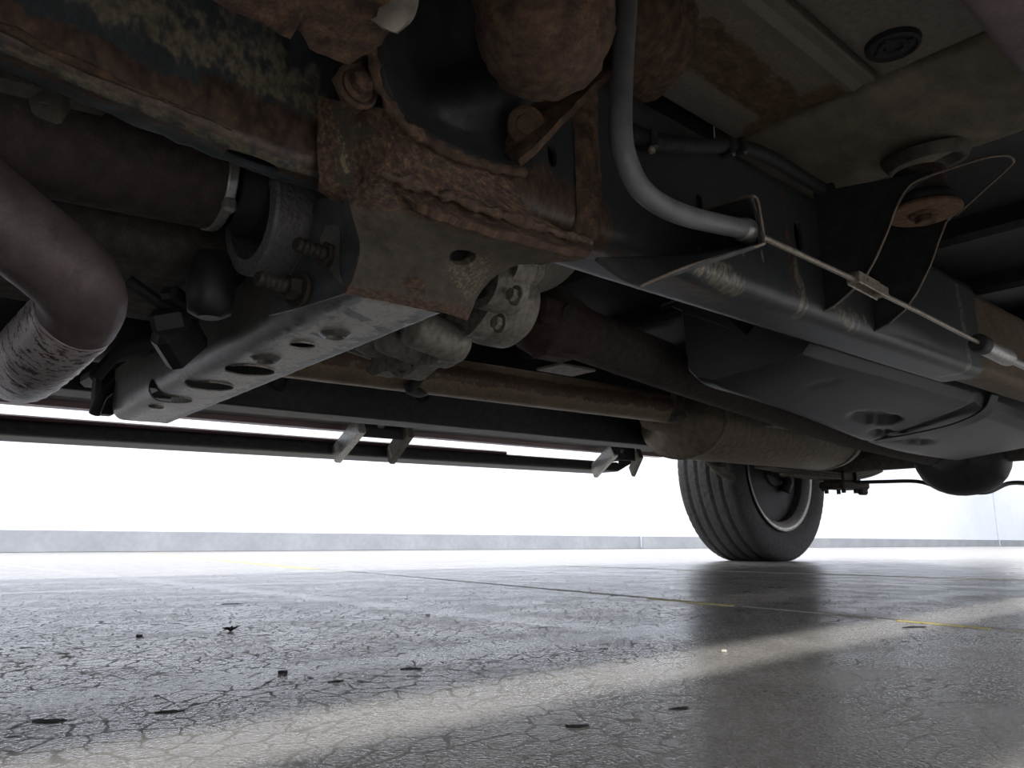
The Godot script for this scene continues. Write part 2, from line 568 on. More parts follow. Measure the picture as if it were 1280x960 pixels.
func make_materials():
	wob.seed = 4
	wob.frequency = 1.0
	wob.fractal_octaves = 4
	floor_textures()
	T.bump = bump_tex(41, 0.03, 3.0)
	T.fine = bump_tex(42, 0.11, 2.0)
	T.rust = ramp_tex(50, 0.02, [hx("1f1816"), hx("352820"), hx("4c3a2e"), hx("644f3b"), hx("836b4f")])
	T.rustdark = ramp_tex(51, 0.02, [hx("1b1716"), hx("2d2522"), hx("3e332e"), hx("4e4139")])
	T.paint = ramp_tex(52, 0.015, [hx("25282b"), hx("33373a"), hx("3d4043"), hx("4c4b46"), hx("6a6252")])
	T.rusttan = ramp_tex(70, 0.03, [hx("2f2623"), hx("4a3c33"), hx("645242"), hx("82704f")])
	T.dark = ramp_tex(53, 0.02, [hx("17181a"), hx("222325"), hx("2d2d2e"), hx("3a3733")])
	T.plastic = ramp_tex(54, 0.01, [hx("141516"), hx("1b1c1e"), hx("202123"), hx("292a2a")])
	T.alu = ramp_tex(55, 0.04, [hx("55524c"), hx("7b766d"), hx("969087"), hx("a8a298")])
	T.trans = ramp_tex(56, 0.02, [hx("2c2a28"), hx("45413b"), hx("59534a"), hx("6b6355")])
	T.mauve = ramp_tex(57, 0.02, [hx("3a2f2e"), hx("554847"), hx("645655"), hx("766866")])
	T.tan = ramp_tex(58, 0.02, [hx("4a4038"), hx("70645a"), hx("857868"), hx("978a7a")])
	T.beige = ramp_tex(59, 0.012, [hx("6a6258"), hx("857c6f"), hx("90877a"), hx("9c9385")])
	T.dirty = ramp_tex(60, 0.012, [hx("544d43"), hx("655d51"), hx("736a5c"), hx("81786a")])
	T.steel = ramp_tex(61, 0.03, [hx("5c5b58"), hx("858380"), hx("9a9793"), hx("aeaba6")])
	T.hose = ramp_tex(62, 0.01, [hx("545557"), hx("616264"), hx("6a6b6c"), hx("767777")])
	T.rubber = ramp_tex(63, 0.02, [hx("161617"), hx("1f1f20"), hx("272728"), hx("313030")])
	T.tread = ramp_tex(64, 0.02, [hx("2b2b2c"), hx("3a3a3b"), hx("464646"), hx("52504e")])
	T.wall = ramp_tex(65, 0.006, [hx("dde3ee"), hx("e1e7f2"), hx("e5ebf5")], 256)
	T.skirt = ramp_tex(66, 0.01, [hx("8d9198"), hx("989ca3"), hx("a3a7ad")], 256)
	M.rust = mat(T.rust, 6.0, 0.92, 0.0, T.bump, 1.6)
	M.rustlump = mat(T.rust, 9.0, 0.95, 0.0, T.bump, 3.0)
	M.rusttan = mat(T.rusttan, 8.0, 0.95, 0.0, T.bump, 2.5)
	M.nut = mat(T.trans, 8.0, 0.7, 0.2, T.fine, 0.5, hx("a89c90"))
	M.pale = mat(ramp_tex(68, 0.02, [hx("a9a596"), hx("c9c5b4"), hx("d6d2c2")], 256), 3.0, 0.6)
	M.rustdark = mat(T.rustdark, 6.0, 0.85, 0.0, T.bump, 1.0)
	M.paint = mat(T.paint, 5.0, 0.6, 0.0, T.fine, 0.3)
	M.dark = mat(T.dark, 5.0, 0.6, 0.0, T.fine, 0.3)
	M.plastic = mat(T.plastic, 4.0, 0.5, 0.0, T.fine, 0.15)
	M.alu = mat(T.alu, 6.0, 0.6, 0.25, T.fine, 0.6)
	M.trans = mat(T.trans, 5.0, 0.75, 0.1, T.fine, 0.6)
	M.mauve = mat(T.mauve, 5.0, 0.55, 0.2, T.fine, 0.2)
	M.tan = mat(T.tan, 5.0, 0.6, 0.2, T.fine, 0.3)
	M.beige = mat(T.beige, 3.0, 0.6, 0.0, T.fine, 0.1)
	M.dirty = mat(T.dirty, 4.0, 0.75, 0.0, T.bump, 0.4)
	M.steel = mat(T.steel, 8.0, 0.4, 0.7, T.fine, 0.2)
	M.zinc = mat(T.steel, 8.0, 0.45, 0.3, T.fine, 0.2, hx("e8dfd0"))
	M.hose = mat(T.hose, 6.0, 0.5)
	M.rubber = mat(T.rubber, 6.0, 0.7, 0.0, T.fine, 0.2)
	M.tread = mat(T.tread, 5.0, 0.8, 0.0, T.fine, 0.2)
	M.wall = mat(T.wall, 0.4, 0.85)
	M.skirt = mat(T.skirt, 0.8, 0.7)
	M.wall.uv1_world_triplanar = true
	M.skirt.uv1_world_triplanar = true
	M.ceiling = mat(T.wall, 0.4, 0.9)
	var f = mat(T.floor, 1.25, 1.0, 0.0, T.floor_n, 0.7, Color.WHITE, 0.75)
	f.uv1_world_triplanar = true
	f.roughness_texture = T.floor_r
	M.floor = f
	M.yellow = mat(ramp_tex(67, 0.02, [hx("b9b18a"), hx("d9cc7e"), hx("e3d68a")], 256), 3.0, 0.5)
	M.red = mat(null, 0, 0.35, 0.1, null, 1.0, hx("4a1c22"))
	M.red.clearcoat_enabled = true
	M.glass = mat(null, 0, 0.05, 0.0, null, 1.0, Color(0.05, 0.06, 0.07))
	M.lamp_body = mat(null, 0, 0.5, 0.0, null, 1.0, hx("e4e6e8"))
	var l = mat(null, 0, 0.6, 0.0, null, 1.0, Color.WHITE)
	l.emission_enabled = true
	l.emission = Color(0.95, 0.98, 1.0)
	l.emission_energy_multiplier = 1.5
	M.lamp = l
	M.chip = mat(null, 0, 0.8, 0.0, null, 1.0, hx("1c1b1a"))

# ---------------------------------------------------------------- room
func ceiling_light(at: Vector3, size: Vector2, energy: float):
	var side = "by the far wall" if at.z < 0 else ("over the aisle beside the truck" if at.z < 5 else "added as unseen fill by the near wall")
	var o = thing("ceiling_light", "long white ceiling light panel in the row " + side, "light", at, "ceiling panels in the row " + side)
	var st = st_new()
	boxat(st, Vector3(0, 0.0, 0), Vector3(size.x + 0.08, 0.07, size.y + 0.08), 0.01)
	part("housing", st, M.lamp_body, o)
	st = st_new()
	boxat(st, Vector3(0, -0.045, 0), Vector3(size.x, 0.02, size.y), 0.004)
	part("diffuser", st, M.lamp, o)
	var l = AreaLight3D.new()
	l.name = "lamp_light"
	l.area_size = size
	l.area_normalize_energy = true
	l.light_energy = energy
	l.light_color = Color(1.0, 0.99, 0.985)
	l.shadow_enabled = true
	l.area_range = 60.0
	l.position = Vector3(0, -0.07, 0)
	l.rotation.x = -PI / 2
	o.add_child(l)

func make_room():
	var x0 = -9.0; var x1 = 34.0; var z0 = -6.6; var z1 = 7.0
	var fl = Node3D.new()
	fl.name = "floor"
	fl.set_meta("kind", "structure")
	add_child(fl)
	var st = st_new()
	boxat(st, Vector3((x0 + x1) / 2, -0.115, (z0 + z1) / 2), Vector3(x1 - x0 + 0.6, 0.2, z1 - z0 + 0.6), 0.0)
	part("sub_floor", st, M.floor, fl)
	# concrete slabs either side of the saw-cut joint
	var jx = func(z): return 0.612 - 0.195 * z
	var g = 0.0035
	var low = Transform3D(Basis(Vector3.RIGHT, Vector3(0, 0, 1), Vector3(0, -1, 0)), Vector3.ZERO)
	st = st_new()
	prism(st, [Vector2(x0, z0), Vector2(jx.call(z0) - g, z0), Vector2(jx.call(z1) - g, z1), Vector2(x0, z1)], 0.015, low, 0.0015)
	part("concrete_slab", st, M.floor, fl)
	st = st_new()
	prism(st, [Vector2(jx.call(z0) + g, z0), Vector2(x1, z0), Vector2(x1, z1), Vector2(jx.call(z1) + g, z1)], 0.015, low, 0.0015)
	part("concrete_slab", st, M.floor, fl)
	var top = Transform3D(Basis(Vector3.RIGHT, Vector3(0, 0, 1), Vector3(0, -1, 0)), Vector3(0, 0.0004, 0))
	# worn yellow line beside the joint
	var wr = RandomNumberGenerator.new()
	wr.seed = 8
	st = st_new()
	for seg in [[-5.0, -1.75, 0.05], [-0.56, -0.44, 0.012], [-0.27, -0.2, 0.008]]:
		var a = []; var b = []
		var n = 24
		for i in n + 1:
			var z = lerpf(seg[0], seg[1], float(i) / n)
			a.append(Vector2(jx.call(z) - 0.004 - wr.randf() * 0.003, z))
			b.append(Vector2(jx.call(z) - 0.004 - seg[2] * (0.8 + 0.3 * wr.randf()), z))
		b.reverse()
		prism(st, a + b, 0.0004, top, 0.0)
	part("yellow_line", st, M.yellow, fl, "worn yellow painted line along the floor joint")
	for seg in [[-1.72, -0.58], [-0.43, -0.29], [-0.19, -0.03]]:
		st = st_new()
		var a = []; var b = []
		for i in 25:
			var z = lerpf(seg[0], seg[1], i / 24.0)
			a.append(Vector2(jx.call(z) - 0.0035, z))
			b.append(Vector2(jx.call(z) - 0.0035 - 0.005 * (0.7 + 0.5 * wr.randf()), z))
		b.reverse()
		prism(st, a + b, 0.0004, top, 0.0)
		part("pale_line", st, M.pale, fl, "pale worn paint beside the floor joint")
	st = st_new()
	prism(st, [Vector2(1.555, -1.6), Vector2(1.58, -1.6), Vector2(1.53, -0.1), Vector2(1.505, -0.1)], 0.0004, top, 0.0)
	part("pale_line", st, M.pale, fl, "faint pale line on the floor by the wheel")
	# walls, 0.2 thick
	st = st_new(); boxat(st, Vector3((x0 + x1) / 2, 2.25, z0 - 0.1), Vector3(x1 - x0 + 0.4, 4.5, 0.2), 0.0)
	struct("wall_right", st, M.wall)
	st = st_new(); boxat(st, Vector3((x0 + x1) / 2, 2.25, z1 + 0.1), Vector3(x1 - x0 + 0.4, 4.5, 0.2), 0.0)
	struct("wall_left", st, M.wall)
	st = st_new(); boxat(st, Vector3(x0 - 0.1, 2.25, (z0 + z1) / 2), Vector3(0.2, 4.5, z1 - z0), 0.0)
	struct("wall_front", st, M.wall)
	st = st_new(); boxat(st, Vector3(x1 + 0.1, 2.25, (z0 + z1) / 2), Vector3(0.2, 4.5, z1 - z0), 0.0)
	struct("wall_back", st, M.wall)
	st = st_new(); boxat(st, Vector3((x0 + x1) / 2, 4.6, (z0 + z1) / 2), Vector3(x1 - x0 + 0.4, 0.2, z1 - z0 + 0.4), 0.0)
	struct("ceiling", st, M.ceiling)
	# grey skirting and pilasters of the far wall
	for s in [[x0, 8.2], [8.7, 22.6], [23.6, x1]]:
		st = st_new(); boxat(st, Vector3((s[0] + s[1]) / 2, 0.08, z0 + 0.008), Vector3(s[1] - s[0], 0.16, 0.016), 0.004)
		struct("baseboard_right", st, M.skirt)
	for s in [[8.2, 8.7], [22.6, 23.6]]:
		st = st_new(); boxat(st, Vector3((s[0] + s[1]) / 2, 2.25, z0 + 0.025), Vector3(s[1] - s[0], 4.5, 0.05), 0.01)
		struct("trim_1" if s[0] < 10 else "trim_2", st, M.wall)
		st = st_new(); boxat(st, Vector3((s[0] + s[1]) / 2, 0.08, z0 + 0.058), Vector3(s[1] - s[0] + 0.03, 0.16, 0.016), 0.004)
		struct("baseboard_right", st, M.skirt)

# ---------------------------------------------------------------- truck
func xz(st, x: float, thick: float, outline: Array, b = 0.0008):   # a plate across the truck: outline of (z, y)
	prism(st, outline, thick, Transform3D(Basis(Vector3(0, 0, 1), Vector3(0, 1, 0), Vector3(-1, 0, 0)), Vector3(x + thick, 0, 0)), b)

func flat(st, y: float, thick: float, outline: Array, b = 0.0008):  # a level plate: outline of (x, z), thickness upwards
	prism(st, outline, thick, Transform3D(Basis(Vector3.RIGHT, Vector3(0, 0, -1), Vector3.UP), Vector3(0, y, 0)), b)

func make_truck():
	truck = Node3D.new()
	truck.name = "pickup_truck"
	truck.rotation.z = deg_to_rad(RAKE)
	truck.position = truck.transform.basis * BASE
	truck.set_meta("label", "dark red pickup truck with a rusty ladder frame, seen from underneath on the workshop floor")
	truck.set_meta("category", "truck")
	add_child(truck)
	near_rail()
	joint()
	front_mount()
	rear_mount()
	crossmember()
	brake_cable()
	front_pipe()
	gearbox()
	drive_line()
	exhaust()
	far_side()
	fuel_tank()
	axle_and_wheels()
	cab_floor()
	body()

func near_rail():
	# front section
	var rust = [hx("261d1a"), hx("3b2e28"), hx("503f34"), hx("6e5843")]
	var dust = [hx("4a483e"), hx("665f50"), hx("7d7260")]
	var paint = [hx("262a2d"), hx("34393c"), hx("42474a")]
	var fx = func(x): return (x + 0.9) / 1.32
	T.rail_a = worn_tex(2048, 512, 70, paint, rust, dust, [
		[fx.call(-0.5), 0.272, fx.call(0.16), 0.272, 0.036, 1.0, 0], [fx.call(0.14), 0.262, fx.call(0.4), 0.25, 0.05, 1.0, 0], [fx.call(0.215), 0.0, fx.call(0.23), 0.12, 0.07, 0.8, 0],
		[fx.call(-0.3), 0.30, fx.call(0.3), 0.31, 0.025, 0.75, 1], [fx.call(0.05), 0.19, fx.call(0.2), 0.19, 0.05, 0.7, 1], [fx.call(0.13), 0.08, fx.call(0.15), 0.13, 0.06, 0.62, 1], [fx.call(0.16), 0.16, fx.call(0.21), 0.22, 0.06, 0.68, 1], [fx.call(-0.1), 0.1, fx.call(0.06), 0.14, 0.06, 0.6, 1],
		[fx.call(-0.4), 0.36, fx.call(0.3), 0.35, 0.04, 0.75, 0]], 0.04, 0.13, 5.0, 1.2)
	M.rail_a = mat(T.rail_a, 0.0, 0.5)
	var yb = func(x): return lerpf(0.276, 0.40, pow(clampf((0.19 - x) / 0.75, 0, 1), 1.35))
	var st = st_new()
	var P = sweep_x(range_x(-0.9, 0.42, 0.004), func(x): return rrect(-0.398, -0.43, yb.call(x), yb.call(x) + 0.16, 0.009))
	sheet(st, P, 0.0, [[(0.171 + 0.9) / 1.32, 0.378, 0.0122, 0.062, 4.0]], 0.0016, 55.0, 1, 0.004)
	var rail = part("frame_rail", st, M.rail_a, truck, "front half of the near frame rail, rusty along its lower edge, with a slot")
	# seam flange along the outer lower edge
	st = st_new()
	var pts = []
	for x in range_x(-0.9, 0.152, 0.008):
		pts.append(Vector3(x, yb.call(x) + 0.006 + 0.002 * wob.get_noise_1d(x * 40), -0.3975))
	tube(st, pts, func(t): return (0.0026 + 0.0016 * wob.get_noise_1d(t * 60)) * clampf((1.0 - t) * 12.0, 0.05, 1.0), 8, true, 0.0015, 150.0)
	part("seam", st, M.rust, rail, "rusty swollen seam along the lower edge")
	# rear section
	var rx = func(x): return (x - 0.31) / 0.96
	T.rail_b = worn_tex(2048, 512, 71, [hx("26292b"), hx("313436"), hx("3e4041")], rust, [hx("524e44"), hx("6e6758"), hx("8c826c")], [
		[rx.call(0.29), 0.27, rx.call(0.42), 0.29, 0.09, 1.0, 0], [rx.call(0.29), 0.1, rx.call(0.3), 0.3, 0.04, 0.9, 0], [rx.call(0.405), 0.0, rx.call(0.405), 0.4, 0.045, 1.0, 0],
		[rx.call(0.43), 0.34, rx.call(0.62), 0.36, 0.05, 0.85, 0], [rx.call(0.47), 0.34, rx.call(0.52), 0.34, 0.05, 0.9, 0], [rx.call(0.70), 0.345, rx.call(0.75), 0.34, 0.02, 0.85, 0], [rx.call(0.93), 0.38, rx.call(0.98), 0.38, 0.02, 0.9, 0],
		[rx.call(0.55), 0.27, rx.call(0.62), 0.3, 0.04, 0.7, 1], [rx.call(0.72), 0.2, rx.call(0.74), 0.32, 0.045, 0.72, 1], [rx.call(0.8), 0.25, rx.call(0.86), 0.29, 0.04, 0.62, 1], [rx.call(1.2), 0.0, rx.call(1.22), 0.4, 0.05, 0.7, 1], [rx.call(0.36), 0.25, rx.call(0.41), 0.25, 0.02, 0.8, 1], [rx.call(0.47), 0.19, rx.call(0.48), 0.19, 0.03, 0.75, 0], [rx.call(0.705), 0.0, rx.call(0.712), 0.27, 0.022, 0.8, 0], [rx.call(0.62), 0.21, rx.call(0.62), 0.22, 0.012, 1.0, 1], [rx.call(0.655), 0.2, rx.call(0.656), 0.215, 0.012, 1.0, 1], [rx.call(0.59), 0.2, rx.call(0.592), 0.21, 0.012, 1.0, 1], [rx.call(0.84), 0.27, rx.call(0.843), 0.275, 0.014, 1.0, 1], [rx.call(0.87), 0.262, rx.call(0.875), 0.27, 0.012, 1.0, 1]], 0.02, 0.06, 4.0, 1.4)
	M.rail_b = mat(T.rail_b, 0.0, 0.46)
	st = st_new()
	P = sweep_x(range_x(0.31, 1.27, 0.004), func(x): return rrect(-0.36, -0.43, 0.274, 0.42, 0.016))
	var hs = []
	for h in [Vector3(0.732, 0.357, -0.36), Vector3(0.37, 0.326, -0.36), Vector3(0.554, 0.342, -0.36)]:
		var big = 1.0 if hs.size() == 0 else 0.55
		hs.append([rx.call(h.x), (0.42 - 0.016 - h.y) / 0.114 * 24.0 / 88.0, 0.0085 * big / 0.96, 0.016 * big / 0.114 * 24.0 / 88.0, 2.6])
	sheet(st, P, 0.0, hs, 0.0003, 50.0, 1, 0.004)
	var rail2 = part("frame_rail", st, M.rail_b, truck, "dark painted rear half of the near frame rail with oval holes")
	st = st_new()
	P = sweep_x(range_x(0.393, 0.421, 0.002), func(x): return rrect(-0.36 + 0.0045 * sin(PI * (x - 0.393) / 0.028) + 0.001, -0.43, 0.273 - 0.004 * sin(PI * (x - 0.393) / 0.028), 0.42, 0.016))
	sheet(st, P, 0.0, [], 0.003, 110.0)
	part("weld_band", st, M.rust, rail2, "flaky rusty weld band across the rail")
	# tail section, a size smaller
	st = st_new()
	P = sweep_x(range_x(1.24, 3.4, 0.03), func(x): return rrect(-0.368, -0.43, 0.284 + 0.10 * smoothstep(1.7, 2.5, x) - 0.08 * smoothstep(2.7, 3.3, x), 0.42 + 0.10 * smoothstep(1.7, 2.5, x) - 0.08 * smoothstep(2.7, 3.3, x), 0.016))
	sheet(st, P, 0.0, [], 0.001, 50.0)
	part("frame_rail", st, mat(T.dirty, 5.0, 0.7, 0.0, T.bump, 0.5, hx("c8b8a0")), truck, "dusty brown tail end of the near frame rail")

func joint():
	# rusted skirt over the meeting of the two rail sections
	var rust = [hx("29201d"), hx("3d2f29"), hx("523f34"), hx("68533f"), hx("836f52")]
	T.joint = worn_tex(512, 256, 72, [hx("33302a"), hx("4a443a"), hx("5f584a")], rust, [hx("5d5745"), hx("84775c"), hx("a08e6c")], [
		[0.3, 0.0, 1.0, 0.1, 0.3, 0.9, 0], [0.0, 0.9, 1.0, 0.95, 0.35, 1.0, 0], [0.35, 0.5, 1.0, 0.6, 0.4, 0.85, 0], [0.0, 0.0, 0.02, 1.0, 0.3, 0.75, 0], [0.12, 0.3, 0.16, 0.5, 0.08, 0.7, 1], [0.3, 0.75, 0.9, 0.85, 0.06, 0.7, 1]], 0.3, 0.15, 2.0)
	M.joint = mat(T.joint, 0.0, 0.9)
	var st = st_new()
	var P = loft([
		[Vector3(0.201, 0.322, -0.392), Vector3(0.213, 0.312, -0.372), Vector3(0.218, 0.295, -0.34), Vector3(0.243, 0.289, -0.341), Vector3(0.291, 0.29, -0.347), Vector3(0.328, 0.296, -0.358)],
		[Vector3(0.203, 0.294, -0.394), Vector3(0.217, 0.291, -0.378), Vector3(0.231, 0.286, -0.356), Vector3(0.257, 0.278, -0.352), Vector3(0.298, 0.279, -0.355), Vector3(0.346, 0.276, -0.358)],
		[Vector3(0.206, 0.272, -0.397), Vector3(0.223, 0.266, -0.386), Vector3(0.229, 0.267, -0.362), Vector3(0.261, 0.262, -0.357), Vector3(0.306, 0.262, -0.357), Vector3(0.405, 0.268, -0.358)],
		[Vector3(0.21, 0.267, -0.405), Vector3(0.229, 0.262, -0.4), Vector3(0.235, 0.263, -0.372), Vector3(0.253, 0.247, -0.346), Vector3(0.296, 0.247, -0.346), Vector3(0.391, 0.253, -0.346)]], 90, 50)
	sheet(st, P, 0.005, [], 0.003, 42.0)
	var sk = part("rail_sleeve", st, M.joint, truck, "flaking rust-covered sleeve where the frame rail sections meet")
	st = st_new()
	var rg = []
	for q in catmull([Vector3(0.225, 0.266, -0.358), Vector3(0.246, 0.263, -0.353), Vector3(0.282, 0.262, -0.352), Vector3(0.33, 0.263, -0.353), Vector3(0.403, 0.267, -0.356)], 40):
		rg.append(q)
	tube(st, rg, func(t): return (0.0032 + 0.0026 * wob.get_noise_1d(t * 33)) * smoothstep(0.0, 0.12, t), 10, true, 0.004, 90.0)
	part("weld_bead", st, M.rusttan, sk, "thick crusted rust bead")
	# bracket plate that carries the crossmember
	T.plate = worn_tex(512, 512, 73, [hx("3d3831"), hx("4f483e"), hx("645a4c")], rust, [hx("5c5345"), hx("766a56"), hx("8a7c64")], [
		[0.0, 0.0, 1.0, 0.02, 0.26, 1.0, 0], [0.0, 1.0, 1.0, 1.0, 0.17, 0.95, 0], [0.3, 0.72, 0.34, 0.8, 0.08, 0.9, 0], [0.6, 0.55, 0.8, 0.7, 0.2, 0.6, 1], [0.9, 0.1, 1.0, 0.3, 0.1, 0.8, 0]], 0.12, 0.2)
	M.plate = mat(T.plate, 0.0, 0.7)
	st = st_new()
	P = loft([
		[Vector3(0.219, 0.266, -0.388), Vector3(0.231, 0.266, -0.364), Vector3(0.263, 0.263, -0.36), Vector3(0.308, 0.263, -0.36), Vector3(0.36, 0.266, -0.361), Vector3(0.413, 0.266, -0.362)],
		[Vector3(0.223, 0.249, -0.386), Vector3(0.242, 0.247, -0.372), Vector3(0.274, 0.249, -0.37), Vector3(0.315, 0.251, -0.37), Vector3(0.358, 0.255, -0.371), Vector3(0.407, 0.259, -0.373)],
		[Vector3(0.236, 0.235, -0.398), Vector3(0.262, 0.235, -0.392), Vector3(0.291, 0.239, -0.391), Vector3(0.32, 0.244, -0.391), Vector3(0.34, 0.246, -0.391), Vector3(0.361, 0.249, -0.391)],
		[Vector3(0.24, 0.221, -0.412), Vector3(0.268, 0.223, -0.41), Vector3(0.296, 0.224, -0.41), Vector3(0.319, 0.226, -0.41), Vector3(0.334, 0.228, -0.41), Vector3(0.345, 0.233, -0.41)],
		[Vector3(0.24, 0.212, -0.422), Vector3(0.269, 0.212, -0.421), Vector3(0.298, 0.212, -0.421), Vector3(0.318, 0.213, -0.421), Vector3(0.331, 0.212, -0.421), Vector3(0.339, 0.211, -0.421)]], 80, 80)
	sheet(st, P, 0.005, [[0.535, 0.48, 0.075, 0.072, 2.0]], 0.0012, 60.0)
	part("mounting_plate", st, M.plate, truck, "rust-edged plate with one round hole, bolted to the crossmember")
	# front flange of that bracket, with its two bolts
	st = st_new()
	P = loft([
		[Vector3(0.236, 0.288, -0.46), Vector3(0.229, 0.276, -0.425), Vector3(0.22, 0.267, -0.389)],
		[Vector3(0.237, 0.262, -0.47), Vector3(0.237, 0.256, -0.43), Vector3(0.224, 0.25, -0.387)],
		[Vector3(0.231, 0.24, -0.48), Vector3(0.237, 0.239, -0.44), Vector3(0.237, 0.235, -0.399)],
		[Vector3(0.225, 0.223, -0.49), Vector3(0.234, 0.221, -0.45), Vector3(0.241, 0.222, -0.413)],
		[Vector3(0.224, 0.212, -0.5), Vector3(0.234, 0.212, -0.46), Vector3(0.241, 0.213, -0.423)]], 20, 30)
	sheet(st, P, 0.004, [], 0.0006, 60.0)
	var fl = part("bracket_flange", st, M.paint, truck, "dark front flange of the crossmember bracket")
	for q in [Vector3(0.242, 0.241, -0.438), Vector3(0.228, 0.222, -0.462)]:
		st = st_new()
		bolt(st, q, Vector3(-0.93, 0.0, 0.18), 0.0085, 0.011, 0.022)
		part("bolt", st, M.nut, fl, "dirty hexagon nut with a threaded stud")

func front_mount():
	# dark pressed bracket of the front body mount
	var st = st_new()
	var P = loft([
		[Vector3(0.19, 0.37, -0.322), Vector3(0.196, 0.332, -0.326), Vector3(0.21, 0.302, -0.333), Vector3(0.236, 0.289, -0.339), Vector3(0.29, 0.289, -0.346), Vector3(0.342, 0.304, -0.356)],
		[Vector3(0.212, 0.394, -0.34), Vector3(0.218, 0.354, -0.343), Vector3(0.229, 0.322, -0.347), Vector3(0.256, 0.308, -0.35), Vector3(0.301, 0.305, -0.354), Vector3(0.344, 0.315, -0.358)],
		[Vector3(0.271, 0.447, -0.372), Vector3(0.273, 0.401, -0.374), Vector3(0.28, 0.365, -0.374), Vector3(0.278, 0.328, -0.346), Vector3(0.316, 0.331, -0.359), Vector3(0.347, 0.332, -0.357)],
		[Vector3(0.373, 0.494, -0.357), Vector3(0.371, 0.452, -0.357), Vector3(0.37, 0.418, -0.357), Vector3(0.369, 0.391, -0.357), Vector3(0.369, 0.375, -0.357), Vector3(0.372, 0.367, -0.357)]], 60, 40)
	sheet(st, P, 0.004, [], 0.0006, 40.0)
	var br = part("body_mount_bracket", st, M.dark, truck, "dark hollow body mount bracket with a rusted rim")
	st = st_new()
	tube(st, catmull([Vector3(0.188, 0.369, -0.321), Vector3(0.195, 0.331, -0.325), Vector3(0.207, 0.302, -0.332), Vector3(0.234, 0.287, -0.338), Vector3(0.29, 0.288, -0.346), Vector3(0.337, 0.301, -0.355)], 60), func(t): return 0.0032 + 0.0022 * wob.get_noise_1d(t * 40), 12, true, 0.003, 80.0)
	part("rim", st, M.rust, br, "thick flaking rust along the rim")
	# rusted end tab with a washer
	st = st_new()
	P = loft([[Vector3(0.319, 0.292, -0.338), Vector3(0.337, 0.316, -0.328), Vector3(0.363, 0.348, -0.318), Vector3(0.397, 0.39, -0.305)], [Vector3(0.321, 0.308, -0.356), Vector3(0.333, 0.336, -0.35), Vector3(0.361, 0.368, -0.342), Vector3(0.392, 0.407, -0.33)]], 40, 12)
	sheet(st, P, 0.0055, [], 0.002, 80.0)
	var tab = part("strap", st, M.rust, br, "rusty angled strap crossing below the bushings")
	st = st_new()
	lathe(st, [Vector2(0.0, 0.004), Vector2(0.0065, 0.004), Vector2(0.007, 0.003), Vector2(0.0085, 0.0035), Vector2(0.0125, 0.0025), Vector2(0.013, 0.0)], axis(Vector3(0.325, 0.325, -0.34), Vector3(-0.5, -0.25, 0.8)), 28)
	part("washer", st, M.rust, tab)
	# two rust-eaten bushing cups
	st = st_new()
	var c1 = Vector3(0.267, 0.325, -0.262)
	var ys = []
	for i in 25:
		ys.append(c1 + Vector3(0.010, 0.10, -0.012).lerp(Vector3(-0.004, -0.033, 0.004), float(i) / 24))
	tube(st, ys, func(t): return 0.0395 * pow(maxf(0.0001, 1.0 - pow(t, 7.0)), 0.45), 48, true, 0.004, 70.0)
	part("bushing_cup", st, M.rustlump, truck, "left rust-eaten bushing cup, smooth and rounded, in front of the grey hose")
	st = st_new()
	var c2 = Vector3(0.476, 0.468, -0.372)
	ys = []
	for i in 21:
		ys.append(c2 + Vector3(0.012, 0.10, -0.03).lerp(Vector3(-0.004, -0.03, 0.008), float(i) / 20))
	tube(st, ys, func(t): return 0.064 * pow(maxf(0.0001, 1.0 - pow(t, 9.0)), 0.4), 48, true, 0.006, 60.0)
	part("bushing_cup", st, M.rustlump, truck, "right rust-eaten bushing cup with cracked scale, half hidden by the grey hose")
	# small rusted bolt-on bracket
	st = st_new()
	var o = []
	for q in [Vector3(0.187, 0.306, -0.346), Vector3(0.192, 0.314, -0.346), Vector3(0.215, 0.343, -0.346), Vector3(0.221, 0.339, -0.346), Vector3(0.216, 0.307, -0.346), Vector3(0.203, 0.291, -0.346), Vector3(0.195, 0.292, -0.346)]:
		o.append(Vector2(q.x, q.y))
	prism(st, o, 0.012, Transform3D(Basis.IDENTITY, Vector3(0, 0, -0.352)), 0.003)
	var sb = part("bolted_lug", st, M.rust, truck, "small rusted lug with a rusted bolt on the frame rail")
	st = st_new()
	bolt(st, Vector3(0.198, 0.302, -0.34), Vector3(0, 0, 1), 0.0062, 0.008)
	lathe(st, [Vector2(0.0095, 0.0), Vector2(0.0115, 0.0025), Vector2(0.013, 0.0)], axis(Vector3(0.198, 0.302, -0.34), Vector3(0, 0, 1)), 24)
	part("bolt", st, M.rust, sb)
	# rusty plate at the top of the view and the bare metal clip on it
	st = st_new()
	P = loft([[Vector3(0.081, 0.288, -0.296), Vector3(0.102, 0.288, -0.298), Vector3(0.125, 0.288, -0.299), Vector3(0.14, 0.288, -0.301), Vector3(0.14, 0.288, -0.293), Vector3(0.149, 0.288, -0.301), Vector3(0.17, 0.288, -0.302)], [Vector3(0.097, 0.292, -0.263), Vector3(0.112, 0.292, -0.267), Vector3(0.126, 0.292, -0.267), Vector3(0.137, 0.292, -0.267), Vector3(0.144, 0.292, -0.267), Vector3(0.153, 0.292, -0.269), Vector3(0.176, 0.292, -0.281)], [Vector3(0.112, 0.292, -0.221), Vector3(0.12, 0.292, -0.223), Vector3(0.13, 0.292, -0.224), Vector3(0.138, 0.292, -0.228), Vector3(0.145, 0.292, -0.233), Vector3(0.154, 0.292, -0.243), Vector3(0.173, 0.292, -0.267)]], 60, 30, true, true)
	sheet(st, P, 0.005, [], 0.0014, 60.0)
	var rp = part("support_plate", st, M.rust, truck, "rusty flat support plate with a nicked lower edge, top of the view")
	st = st_new()
